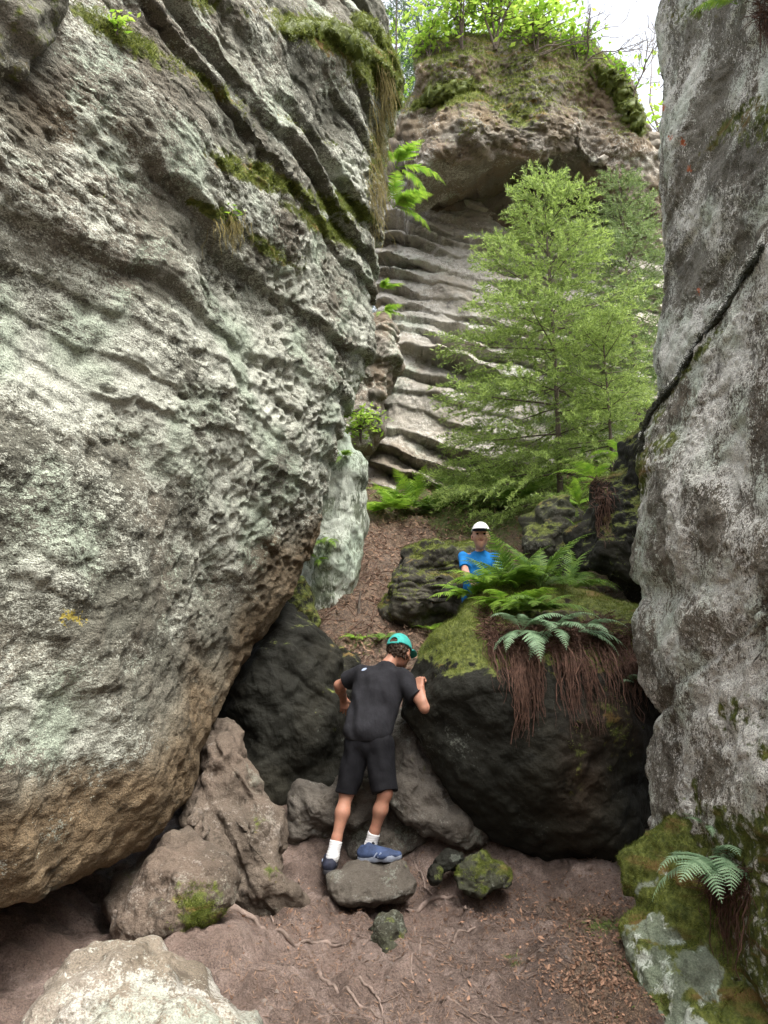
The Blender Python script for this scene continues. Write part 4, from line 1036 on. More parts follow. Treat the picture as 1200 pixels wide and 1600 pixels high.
def strand_mesh(pairs, rad, r, wig=.02, k=3, m=7):
    mb = MB()
    for a, L in pairs:
        t = np.linspace(0, 1, m)
        p = a + np.array([0, 0, -1.0]) * (t * L)[:, None] + np.cumsum(r.standard_normal((m, 3)) * wig * L * np.array([1, .6, .2]), 0)
        mb.tube(p, np.linspace(rad, rad * .45, m) * r.uniform(.6, 1.4), k)
    return mb
def root_curtain(surface, spots, n, label, seed, L0, L1, rad=.0026, out=.03, mat_n=1.0):
    """strands that start along a line on the rock and hang down over its face; spots = (px, py, pixels hung)"""
    r = np.random.RandomState(seed)
    xs_, ys_, ls_ = (np.array([q[k] for q in spots], float) for k in range(3))
    mb = MB()
    p_m = 4.9 / F
    wdt = xs_[-1] - xs_[0]
    cl = xs_[0] + wdt * np.array([.08, .24, .30, .38, .60, .66, .76, .92] if wdt > 120 else [.2, .5, .8])
    ck = r.uniform(.55, 1.1, 12)
    cw = wdt * (.026 if wdt > 120 else .12)
    for k in range(n):
        ci = r.randint(len(cl))
        x = np.clip(cl[ci] + r.standard_normal() * cw, xs_[0], xs_[-1])
        clump = ck[ci]
        pull = (cl[ci] - x) * p_m * .6 / 8
        y0 = np.interp(x, xs_, ys_) + r.uniform(-26, 8)
        Lp = np.interp(x, xs_, ls_) * r.uniform(L0, L1) * (.5 + .6 * clump)
        p0 = on(surface, x, y0)[0]
        pts = [p0]
        ymin = p0[1]
        dz = Lp * p0[1] / F / 8
        off = r.uniform(.004, out)
        for q in range(1, 9):
            z = p0[2] - dz * q
            xx = pts[-1][0] + pull + r.standard_normal() * .013
            # keep in front of the face
            yy = on(surface, x, y0 + Lp * q / 8)[0][1]
            ymin = min(ymin, yy - off)
            pts.append(np.array([xx, ymin + r.standard_normal() * .004, z]))
        mb.tube(np.array(pts), np.linspace(rad, rad * .4, 9) * (r.uniform(.5, 1.2) if r.rand() < .85 else r.uniform(1.6, 3.0)), 4)
    for k in range(int(n * mat_n)):
        x = r.uniform(xs_[0], xs_[-1])
        p, nn = on(surface, x, np.interp(x, xs_, ys_) + r.uniform(-40, 4))
        c = p + nn * r.uniform(.002, .02)
        d = r.standard_normal(3) * np.array([1, .5, .5]); d /= np.linalg.norm(d)
        t = np.linspace(-.5, .5, 5)[:, None]
        mb.tube(c + d * t * r.uniform(.08, .22) + r.standard_normal((5, 3)) * .006, np.full(5, rad * .9), 3)
    o = mb.build('hanging_roots', M['root'])
    return tag(o, label, 'roots', 'brown hanging root curtains')
root_curtain(BIG, [(752, 985, 60), (772, 1005, 100), (800, 1015, 150), (830, 1015, 140), (870, 1015, 150), (905, 1010, 170), (935, 1005, 120), (950, 1000, 60)], 430, 'wide curtain of reddish-brown dead roots hanging over the face of the dark boulder', 1, .2, .9, .0034, .06, 2.0)
root_curtain(BIG, [(958, 1010, 70), (975, 1015, 100), (988, 1020, 90)], 90, 'narrow curtain of brown roots hanging beside the right wall', 2, .35, 1.1)
root_curtain((FOOT, RLOW), [(1098, 1385, 80), (1125, 1388, 150), (1150, 1390, 160), (1172, 1395, 110)], 150, 'curtain of brown roots hanging under the pale fern on the mossy boulder', 3, .3, 1.1, .0022)
root_curtain(TALL, [(922, 785, 50), (936, 781, 80), (950, 787, 55)], 60, 'tuft of brown roots hanging down the tall dark boulder', 4, .4, 1.1, .0035)
root_curtain(RUP, [(1180, 30, 60), (1194, 28, 90), (1206, 30, 90)], 70, 'bundle of purplish roots hanging at the top right corner of the right wall', 5, .5, 1.1, .0022)

# roots across the path
RT = 'roots lying across the path'
for k, (path, r0, lab) in enumerate((
    ([(352, 1424), (395, 1442), (440, 1462), (490, 1474), (534, 1478)], .013, 'long dark root running right from the foot of the reddish ridge'),
    ([(345, 1408), (375, 1414), (405, 1424), (428, 1444)], .009, 'short pale root just above the long dark root at the ridge'),
    ([(636, 1428), (668, 1414), (702, 1408), (722, 1412), (738, 1424)], .014, 'pale arched root below the mossy pyramid stone'),
    ([(646, 1350), (660, 1372), (670, 1392), (690, 1404)], .007, 'thin root beside the right end of the stepping stone'),
    ([(648, 1450), (656, 1480), (640, 1512), (646, 1545)], .007, 'thin root winding down just right of the lone wedge stone'),
    ([(742, 1448), (712, 1472), (690, 1496), (676, 1512)], .007, 'thin root slanting down in the middle of the path'),
    ([(498, 1520), (540, 1552), (575, 1580), (604, 1612)], .009, 'root crossing the bottom of the path left of centre'),
    ([(560, 1528), (590, 1560), (600, 1610)], .006, 'thin root at the bottom of the path beside the crossing root'),
    ([(700, 1560), (730, 1580), (760, 1584), (800, 1612)], .007, 'thin root at the bottom edge of the path right of centre'))):
    pts = np.array([on_ground(x, y, 2.6, 8) for x, y in path])
    pts = spline(pts, 40)
    pts[:, 2] = ground(pts[:, 0], pts[:, 1]) + r0 * .3
    rr = np.random.RandomState(k)
    pts[:, :2] += np.cumsum(rr.standard_normal((40, 2)) * .0022, 0)
    V, Fq = tube(pts, 1.25 * r0 * np.linspace(1, .45, 40) * (1 + .15 * np.sin(np.arange(40) * 1.3 + k)), 8)
    V[:, 2] += .003 * vs(VB, V, .3)
    tag(obj('root', V, [Fq], M['groundroot']), lab, 'root', RT)
pp = on_ground(560, 957, 5.8, 9)
V, Fq = tube([pp - [0, 0, .05], pp + [.006, 0, .08], pp + [.02, 0, .2]], [.014, .012, .008], 7)
tag(obj('stick', V, [Fq], M['twig']), 'pale broken stick standing upright on the slope below the green pillar', 'stick')

# litter: countless leaves, needles and twigs
def scatter_ground(n, fn, seed, box):
    r = np.random.RandomState(seed)
    x = r.uniform(box[0], box[1], n * 6); y = r.uniform(box[2], box[3], n * 6)
    z = ground(x, y)
    p = np.stack([x, y, z], 1)
    a, b = proj(p)
    keep = r.random_sample(len(x)) < fn(a, b, p)
    return p[keep][:n], r
def gnormal(p):
    e = .03
    dx = (ground(p[:, 0] + e, p[:, 1]) - ground(p[:, 0] - e, p[:, 1])) / (2 * e)
    dy = (ground(p[:, 0], p[:, 1] + e) - ground(p[:, 0], p[:, 1] - e)) / (2 * e)
    n = np.stack([-dx, -dy, np.ones(len(p))], 1)
    return n / np.linalg.norm(n, axis=1)[:, None]
def leaf_litter(p, r, size, mat, aspect=.55, lift=.012, tiltv=.35):
    n = len(p)
    N = gnormal(p) + r.standard_normal((n, 3)) * tiltv; N /= np.linalg.norm(N, axis=1)[:, None]
    x = np.cross(N, r.standard_normal((n, 3))); x /= np.linalg.norm(x, axis=1)[:, None]
    y = np.cross(N, x)
    s = (size * (.5 + r.random_sample(n)))[:, None]
    c = p + np.array([0, 0, 1]) * (lift * r.random_sample(n) + .002)[:, None]
    curl = N * s * r.uniform(-.1, .45, n)[:, None]
    V = np.stack([c - x * s + curl, c - y * s * aspect, c, c + y * s * aspect, c + x * s + curl * .6], 1)
    b = np.arange(n)[:, None] * 5
    Fq = np.concatenate([b + [[0, 1, 2]], b + [[0, 2, 3]], b + [[1, 4, 2]], b + [[2, 4, 3]]])
    return V.reshape(-1, 3), Fq
dens = lambda a, b, q: np.clip((1.0 * blob(a, b, 960, 1545, 85, 85, 15) + .30 * blob(a, b, 900, 1410, 100, 30) + .07 * blob(a, b, 800, 1480, 160, 90) + .012 * (b > 1380) + .05 * blob(a, b, 480, 1450, 80, 50)) * (.25 + .9 * (vs(VB, q, .7) > -.1)), 0, 1)
mbL = MB()
for n_, sz_, asp_, tl_, sd_ in ((3600, .0115, .55, .5, 1), (8000, .0075, .6, .55, 11), (900, .017, .35, .7, 12)):
    p, r = scatter_ground(n_, dens, sd_, (-.8, 2.0, 3.0, 5.8))
    V, Fq = leaf_litter(p, r, sz_, 'litter', asp_, .014, tl_)
    mbL.add(V, Fq)
tag(mbL.build('fallen_leaves', M['litter'], smooth=False), 'brown fallen leaves strewn over the path, thickest at the lower right', 'leaves', kind='stuff')
# needles and crumbs trodden into the soil
p, r = scatter_ground(6500, lambda a, b, q: (b > 1330) * (a > 330) * np.clip(.25 + .6 * vs(VA, q, 1.1), 0.05, 1), 13, (-1.2, 2.0, 2.9, 5.6))
V, Fq = leaf_litter(p, r, .017, 'needles', .10, .004, .25)
tag(obj('dry_needles', V, [Fq], M['needles'], smooth=False), 'dry needles and crumbs trodden into the path', 'needles', kind='stuff')
p, r = scatter_ground(340, lambda a, b, q: (b > 1350) * (a > 360) * .6, 14, (-1.2, 1.9, 2.9, 5.4))
mbP = MB()
for q in p:
    R_ = .004 + .010 * r.rand() ** 3
    th = np.linspace(0, 2 * math.pi, 7)[:-1]
    V = np.concatenate([np.c_[np.cos(th), np.sin(th), np.zeros(6)], np.c_[.75 * np.cos(th + .3), .75 * np.sin(th + .3), .55 * np.ones(6)], [[0, 0, .8]]]) * R_ * r.uniform(.7, 1.3, 3) + q + r.standard_normal((13, 3)) * R_ * .12
    i6 = np.arange(6); j6 = (i6 + 1) % 6
    mbP.add(V, np.concatenate([np.stack([i6, j6, 6 + j6], 1), np.stack([i6, 6 + j6, 6 + i6], 1), np.stack([6 + i6, 6 + j6, np.full(6, 12)], 1)]))
tag(mbP.build('gravel', M['grit'], smooth=True), 'small grit and pebbles on the trodden path', 'gravel', kind='stuff')
p, r = scatter_ground(9000, lambda a, b, q: np.clip(.9 * sstep(5.9, 6.3, q[:, 1]) * (.5 + .5 * (a < 760)), 0, 1) * (a > 480) * (a < 1040), 2, (-1.2, 3.2, 5.8, 11.4))
V, Fq = leaf_litter(p, r, .026, 'needles', .28, .03, .5)
tag(obj('fallen_leaves', V, [Fq], M['needles'], smooth=False), 'reddish-brown dead leaves and fern stalks covering the slope behind the hiker', 'leaves', kind='stuff')
def twigs(n, fn, seed, box, L, rad, name, label, mat):
    p, r = scatter_ground(n, fn, seed, box)
    mb = MB()
    for q in p:
        a = r.rand() * 6.28
        l = L * r.uniform(.3, 1.2)
        t = np.linspace(-.5, .5, 4)[:, None]
        d = np.array([math.cos(a), math.sin(a), 0])
        pts = q + d * t * l + r.standard_normal((4, 3)) * .05 * l * np.array([1, 1, .2])
        pts[:, 2] = ground(pts[:, 0], pts[:, 1]) + rad + r.uniform(0, .008)
        mb.tube(pts, np.full(4, rad * r.uniform(.5, 1.3)), 3)
    tag(mb.build(name, M[mat]), label, 'twigs', kind='stuff')
twigs(420, lambda a, b, q: (b > 1340) * (a > 400) * (a < 1060) * (.3 + .7 * blob(a, b, 800, 1500, 160, 100)), 3, (-.9, 1.8, 3.0, 5.4), .13, .0022, 'twigs', 'thin broken twigs lying on the trodden path', 'groundroot')
twigs(650, lambda a, b, q: (a > 500) * (a < 760) * sstep(5.9, 6.2, q[:, 1]), 4, (-1.0, 1.4, 5.8, 9.5), .26, .0035, 'twigs', 'dead brown stalks and twigs lying on the steep slope', 'root')
# small green plants in tufts on the ground
p, r = scatter_ground(9000, lambda a, b, q: np.clip(1.0 * blob(a, b, 945, 1446, 42, 14) + .55 * blob(a, b, 965, 1512, 26, 12, 20) + .5 * blob(a, b, 945, 1545, 22, 12) + .55 * blob(a, b, 805, 1493, 14, 8) + .8 * blob(a, b, 575, 1008, 60, 18) + .35 * blob(a, b, 1000, 1570, 22, 14) + .6 * blob(a, b, 655, 975, 26, 10) + .3 * sstep(740, 800, a) * (q[:, 1] > 9) * (a < 900), 0, 1) * (vs(VB, q, .6) > -.35), 5, (-.9, 2.6, 3.0, 11))
V, Fq = blades(p, gnormal(p), .030, .0028, r, .7)
tag(obj('ground_cover', V, [Fq], M['fern_mid'], smooth=False), 'low green moss plants and grass in tufts on the ground', 'ground cover', kind='stuff')
# dry grass wisps hanging off the right end of the leaning boulder
M['dry_grass'] = leaf('dry_grass_blades', (0.16, 0.13, 0.04), (0.36, 0.30, 0.10), .3, .7, 4.0)
M['dry_grass_dark'] = M['root']
def wisps(spots, n, label, seed, L=.28):
    r = np.random.RandomState(seed)
    mb = MB()
    for k in range(n):
        i = r.randint(len(spots))
        x, y = spots[i][0] + r.standard_normal() * spots[i][2], spots[i][1] + r.standard_normal() * spots[i][3]
        p, nn = on(LEFT, x, y)
        l = L * r.uniform(.4, 1.3)
        t = np.linspace(0, 1, 6)[:, None]
        d = nn * .5 + np.array([r.uniform(-.2, .5), -.1, .15])
        pts = p + d * (t * .45 * l) + np.array([0, 0, -1.0]) * (t ** 1.6) * l + r.standard_normal((6, 3)) * .01 * t
        mb.tube(pts, np.linspace(.0026, .001, 6), 3)
    tag(mb.build('dry_grass', M['dry_grass']), label, 'dry grass', kind='stuff')
wisps([(598, 150, 8, 25), (592, 215, 8, 28), (588, 290, 7, 25), (606, 120, 6, 15)], 420, 'dry grass wisps hanging over the upper right rim of the leaning boulder', 1, .30)
wisps([(362, 345, 14, 6)], 70, 'small tuft of dry roots hanging from a ledge on the face of the leaning boulder', 2, .16)
# ------------------------------------------------------------------ people: one smooth surface from tapered limbs
class Field:
    def __init__(s, lo, hi, h):
        s.h = h; s.lo = np.array(lo, float)
        s.n = np.ceil((np.array(hi) - s.lo) / h).astype(int) + 1
        s.d = np.full(s.n, .2, f32)
    def block(s, lo, hi):
        a = np.clip(np.floor((np.array(lo) - s.lo) / s.h).astype(int), 0, s.n)
        b = np.clip(np.ceil((np.array(hi) - s.lo) / s.h).astype(int) + 1, 0, s.n)
        sl = tuple(slice(x, y) for x, y in zip(a, b))
        ax = [s.lo[k] + np.arange(a[k], b[k]) * s.h for k in range(3)]
        return sl, np.stack(np.meshgrid(*ax, indexing='ij'), -1).astype(f32)
    def put(s, sl, new, k, sub=False):
        d = s.d[sl]
        if d.size == 0: return
        if sub:
            s.d[sl] = np.maximum(d, -new); return
        if k > 0:
            hh = np.clip(.5 + .5 * (new - d) / k, 0, 1)
            s.d[sl] = new + (d - new) * (1 - hh) - k * hh * (1 - hh) if False else d * (1 - hh) * 0 + np.minimum(d, new) - (np.maximum(k - np.abs(d - new), 0) ** 2) / (4 * k)
        else:
            s.d[sl] = np.minimum(d, new)
    def cap(s, a, b, ra, rb, k=.02, flat=None, cut=None, sub=False):
        """tapered limb from a to b; flat=(dir, factor) squeezes it along dir; cut=(point, normal) ends it at a plane"""
        a, b = np.array(a, float), np.array(b, float)
        R = max(ra, rb) + .05
        sl, p = s.block(np.minimum(a, b) - R, np.maximum(a, b) + R)
        if p.size == 0: return s
        ba = b - a
        q = p - a
        t = np.clip((q @ ba) / max(ba @ ba, 1e-9), 0, 1)
        v = q - t[..., None] * ba
        if flat is not None:
            fd = np.array(flat[0], float); fd /= np.linalg.norm(fd)
            c = v @ fd
            v = v + (c * (1 / flat[1] - 1))[..., None] * fd
        dd = np.linalg.norm(v, axis=-1) - (ra + (rb - ra) * t)
        if flat is not None: dd = dd * min(1, flat[1] * 1.15)
        if cut is not None:
            for pt, nn in (cut if isinstance(cut, list) else [cut]):
                nn = np.array(nn, float); nn /= np.linalg.norm(nn)
                dd = np.maximum(dd, (p - np.array(pt)) @ nn)
        s.put(sl, dd.astype(f32), k, sub)
        return s
    def ell(s, c, axes, rad, k=.02, cut=None, sub=False):
        """ellipsoid; axes 3x3 rows are its directions"""
        c = np.array(c, float); A = np.array(axes, float); rad = np.array(rad, float)
        R = rad.max() + .05
        sl, p = s.block(c - R, c + R)
        if p.size == 0: return s
        q = (p - c) @ A.T
        k0 = np.linalg.norm(q / rad, axis=-1); k1 = np.linalg.norm(q / rad ** 2, axis=-1) + 1e-6
        dd = k0 * (k0 - 1) / k1
        if cut is not None:
            for pt, nn in (cut if isinstance(cut, list) else [cut]):
                nn = np.array(nn, float); nn /= np.linalg.norm(nn)
                dd = np.maximum(dd, (p - np.array(pt)) @ nn)
        s.put(sl, dd.astype(f32), k, sub)
        return s
    def mesh(s):
        d = s.d; h = s.h
        sg = d < 0
        c8 = [(x, y, z) for x in (0, 1) for y in (0, 1) for z in (0, 1)]
        nx, ny, nz = np.array(d.shape) - 1
        cnt = sum(sg[x:x + nx, y:y + ny, z:z + nz].astype(np.int8) for x, y, z in c8)
        act = np.argwhere((cnt > 0) & (cnt < 8))
        vals = np.stack([d[act[:, 0] + x, act[:, 1] + y, act[:, 2] + z] for x, y, z in c8], 1)
        pos = np.zeros((len(act), 3)); w = np.zeros(len(act))
        for i in range(8):
            for j in range(i + 1, 8):
                if sum(abs(c8[i][q] - c8[j][q]) for q in range(3)) != 1: continue
                x = (vals[:, i] < 0) != (vals[:, j] < 0)
                t = vals[:, i] / (vals[:, i] - vals[:, j] + 1e-12)
                pt = np.array(c8[i]) + t[:, None] * (np.array(c8[j]) - np.array(c8[i]))
                pos[x] += pt[x]; w[x] += 1
        V = s.lo + (act + pos / w[:, None]) * h
        idx = np.full((nx, ny, nz), -1, np.int64)
        idx[act[:, 0], act[:, 1], act[:, 2]] = np.arange(len(act))
        Fs = []
        for ax in range(3):
            o1, o2 = [(1, 2), (2, 0), (0, 1)][ax]
            lo_ = [slice(None)] * 3; hi_ = [slice(None)] * 3
            lo_[ax] = slice(0, -1); hi_[ax] = slice(1, None)
            ch = np.argwhere(sg[tuple(lo_)] != sg[tuple(hi_)])
            ok = (ch[:, o1] > 0) & (ch[:, o2] > 0) & (ch[:, o1] < d.shape[o1] - 1) & (ch[:, o2] < d.shape[o2] - 1)
            ch = ch[ok]
            e1 = np.zeros(3, int); e1[o1] = 1; e2 = np.zeros(3, int); e2[o2] = 1
            g = lambda q: idx[q[:, 0], q[:, 1], q[:, 2]]
            f = np.stack([g(ch - e1 - e2), g(ch - e2), g(ch), g(ch - e1)], 1)
            ins = sg[ch[:, 0], ch[:, 1], ch[:, 2]]
            f[~ins] = f[~ins][:, ::-1]
            Fs.append(f)
        return V, np.concatenate(Fs)
def skin_mesh(name, field, mat, parent=None, fold=None, mat_attr=None):
    V, Fq = field.mesh()
    # relax once
    me = mesh_data(name, V, [Fq], mat)
    if fold is not None:
        V = V + normals(me) * fold(V)[:, None]
        me.vertices.foreach_set('co', V.astype(f32).ravel()); me.update()
    return link(bpy.data.objects.new(name, me), parent), V
def unit(v): v = np.array(v, float); return v / np.linalg.norm(v)
def hand(fd, W, d, n, curl, sc=1.0, thumb=1, k=.008):
    """palm plus five separate bent fingers; d wrist to knuckles, n the way the palm faces"""
    d = unit(d); n = unit(n - d * (n @ d)); s = np.cross(d, n) * thumb
    W = np.array(W, float)
    offs = (.030, .010, -.010, -.028); lens = (.072, .080, .074, .058)
    for i in range(4):
        K = W + d * (.082 - .006 * abs(i - 1)) * sc + s * offs[i] * sc
        fd.cap(W + s * offs[i] * .55 * sc + d * .01 * sc, K, .016 * sc, .0115 * sc, .014)
        p, a = K, 0
        for j, fr in enumerate((.45, .32, .23)):
            a += curl * (1.0, 1.1, .8)[j] + .06 * i
            q = p + (d * math.cos(a) + n * math.sin(a)) * lens[i] * fr * sc + s * offs[i] * .06 * sc
            fd.cap(p, q, (.0098 - .0012 * j) * sc, (.0090 - .0012 * j) * sc, k * .5)
            p = q
    T0 = W + d * .022 * sc + s * .026 * sc
    T1 = T0 + (d * .62 + s * .62 + n * .35) * .042 * sc
    T2 = T1 + (d * .80 + s * .12 + n * .55) * .034 * sc
    fd.cap(W + d * .01 * sc, T0, .017 * sc, .015 * sc, .012).cap(T0, T1, .0135 * sc, .0110 * sc, .008).cap(T1, T2, .0108 * sc, .0085 * sc, .005)

def skin_mat(name, col, red):
    t = NT(name)
    c = t.mix(t.ramp(t.noise(9, 4, .6), .35, .7), col, red)
    c = t.mix(t.ramp(t.noise(60, 3, .6), .3, .75), tuple(x * .88 for x in col), c)
    b = t.n('BsdfPrincipled'); t.inp(b, 'Base Color', c); t.inp(b, 'Roughness', .5); t.inp(b, 'Specular IOR Level', .35)
    b.inputs['Subsurface Weight'].default_value = .12; b.inputs['Subsurface Radius'].default_value = (.02, .008, .004)
    t.t.links.new(b.outputs[0], t.out.inputs[0])
    return t.m
def cloth_mat(name, col, var=.2, rough=.9, sheen=0.0):
    t = NT(name)
    c = t.mix(t.ramp(t.noise(14, 4, .6), .35, .68), tuple(x * (1 - var) for x in col), tuple(min(1, x * (1 + var * .5)) for x in col))
    wv = t.noise(420, 2, .6)
    return t.finish(c, rough, t.bump(wv, .25, .004, t.bump(t.noise(22, 3, .6, t.mapv((1, 1, .5))), .25, .02)), .2, sheen=sheen)
M['skin'] = skin_mat('sun_tanned_skin', (0.40, 0.205, 0.135), (0.46, 0.19, 0.125))
M['skin_child'] = skin_mat('child_skin', (0.58, 0.33, 0.235), (0.62, 0.30, 0.22))
M['hair'] = plain('brown_hair', (0.05, 0.030, 0.018), .6, .4, 80, .6)
M['tee_black'] = cloth_mat('charcoal_cotton', (0.017, 0.017, 0.020), .25)
M['shorts_black'] = cloth_mat('black_shorts_cloth', (0.007, 0.007, 0.009), .25, .8)
M['pants_dark'] = cloth_mat('dark_blue_cloth', (0.020, 0.026, 0.045), .25)
M['tee_blue'] = cloth_mat('bright_blue_cotton', (0.016, 0.185, 0.50), .15)
M['turquoise'] = cloth_mat('turquoise_cap_cloth', (0.055, 0.36, 0.315), .14)
M['white_cloth'] = cloth_mat('white_cap_cloth', (0.72, 0.72, 0.70), .06)
M['sock'] = cloth_mat('white_sock_knit', (0.66, 0.66, 0.66), .08)
M['print'] = plain('black_print', (0.02, 0.02, 0.025), .7, .1)
M['shoe_blue'] = cloth_mat('blue_grey_mesh', (0.050, 0.075, 0.150), .35, .7)
M['shoe_dark'] = cloth_mat('dark_shoe_mesh', (0.025, 0.028, 0.045), .3, .7)
M['sole'] = plain('grey_rubber', (0.24, 0.27, 0.33), .6, .2, 40, .2)
M['sole_dark'] = plain('dark_rubber', (0.03, 0.03, 0.033), .6, .2, 40, .2)
M['lace'] = plain('pale_laces', (0.32, 0.38, 0.52), .8, .1)
M['eye'] = plain('eye_dark', (0.015, 0.012, 0.01), .2, .1, spec=.6)
M['lip'] = plain('lips', (0.34, 0.12, 0.10), .5, .1)

def frame_axes(f, u):
    f = unit(f); u = np.array(u, float); u = unit(u - f * (u @ f)); r = np.cross(f, u)
    return r, f, u
def head(fd, c, f, u, sc=1.0):
    r, f, u = frame_axes(f, u)
    A = np.array([r, f, u])
    fd.ell(c + u * .018 * sc - f * .008 * sc, A, np.array([.076, .096, .098]) * sc, .02)
    fd.ell(c - u * .045 * sc + f * .026 * sc, A, np.array([.058, .068, .072]) * sc, .03)
    fd.cap(c - u * .100 * sc + f * .060 * sc, c - u * .085 * sc + f * .072 * sc, .022 * sc, .020 * sc, .025)           # chin
    fd.cap(c + u * .012 * sc + f * .088 * sc, c - u * .030 * sc + f * .106 * sc, .010 * sc, .014 * sc, .012)            # nose
    for sgn in (-1, 1):
        fd.ell(c + r * .030 * sgn * sc + f * .091 * sc + u * .004 * sc, A, np.array([.014, .012, .010]) * sc, 0, sub=True)  # eye socket
        fd.ell(c + r * .077 * sgn * sc - u * .018 * sc - f * .006 * sc, A, np.array([.010, .020, .031]) * sc, .008)      # ear
        fd.cap(c + r * .014 * sgn * sc + f * .092 * sc + u * .022 * sc, c + r * .046 * sgn * sc + f * .080 * sc + u * .020 * sc, .008 * sc, .007 * sc, .01)  # brow
        fd.ell(c + r * .038 * sgn * sc + f * .072 * sc - u * .030 * sc, A, np.array([.022, .018, .020]) * sc, .02)       # cheek
    return r, f, u
def face_bits(parent, c, r, f, u, sc, lipm, smile=.004):
    for sgn in (-1, 1):
        fe = Field(c - .2, c + .2, .003)
        fe.ell(c + r * .030 * sgn * sc + f * .083 * sc + u * .004 * sc, np.array([r, f, u]), np.array([.0125, .0085, .0095]) * sc, 0)
        skin_mesh('eye', fe, M['eye'], parent)
    pts = [c + r * x * sc + f * (.094 - 9 * x * x) * sc - u * (.058 - smile * (abs(x) / .022) ** 2 * 2) * sc for x in np.linspace(-.024, .024, 9)]
    V, Fq = tube(pts, np.array([.002, .004, .005, .0055, .0055, .0055, .005, .004, .002]) * sc, 8)
    obj('mouth', V, [Fq], M[lipm], parent)
def shoe(parent, heel, toe, up, upper, sole, name='shoe', sc=1.0, collar=None):
    """running shoe: upper, sole and laces; heel and toe are points at sole level"""
    heel, toe = np.array(heel, float), np.array(toe, float)
    f = unit(toe - heel); u = unit(np.array(up, float) - f * (np.array(up, float) @ f)); r = np.cross(f, u)
    L = np.linalg.norm(toe - heel)
    lo, hi = np.minimum(heel, toe) - .2, np.maximum(heel, toe) + .25
    fs = Field(lo, hi, .004)
    A = np.array([r, f, u])
    def at(x, y, z): return heel + r * x + f * (y * L) + u * z
    low = (at(0, .5, .022), -u)
    fs.cap(at(0, .10, .045), at(0, .22, .055), .036 * sc, .036 * sc, .02, cut=low)
    fs.cap(at(0, .22, .046), at(0, .62, .034), .040 * sc, .046 * sc, .03, cut=low, flat=(u, .72))
    fs.cap(at(0, .62, .034), at(0, .90, .028), .046 * sc, .034 * sc, .03, cut=low, flat=(u, .62))
    fs.cap(at(0, .10, .055), at(0, .20, .092), .035 * sc, .034 * sc, .025, cut=[low, (at(0, .15, .100), unit(u - f * .25))])
    fs.cap(at(0, .22, .082), at(0, .52, .052), .028 * sc, .026 * sc, .025, cut=low)
    fs.cap(at(0, .145, .080), at(0, .145, .14), .026 * sc, .026 * sc, 0, sub=True)
    fb = Field(lo, hi, .004)
    slab = [(at(0, 0, .030), u), (at(0, 0, .0), -u)]
    fb.cap(at(0, .09, .015), at(0, .40, .015), .042 * sc, .038 * sc, .02, cut=slab)
    fb.cap(at(0, .40, .015), at(0, .72, .015), .038 * sc, .048 * sc, .02, cut=slab)
    fb.cap(at(0, .72, .015), at(0, .90, .019), .048 * sc, .034 * sc, .02, cut=slab)
    o, V = skin_mesh(name, fs, M[upper], parent, lambda V: .0006 * vs(VB, V, .25))
    skin_mesh('sole', fb, M[sole], o)
    mb = MB()
    for q in range(5):
        y = .36 + .075 * q
        z = .084 - .011 * q
        a = np.linspace(-1, 1, 7)
        mb.tube([at(.032 * t, y + .01 * abs(t), z - .020 * t * t) for t in a], np.full(7, .0035), 5)
    mb.build('laces', M['lace'], o)
    mb = MB()
    for sd in (-1, 1):
        for q in (0, 1):
            mb.tube([at(sd * (.0420 + .004 * q) * sc, .40 + .10 * q + .10 * t, .030 + .036 * t * (1 - .3 * t)) for t in np.linspace(0, 1, 5)], np.full(5, .0058), 6)
    mb.build('side_stripes', M['lace'], o)
    return o

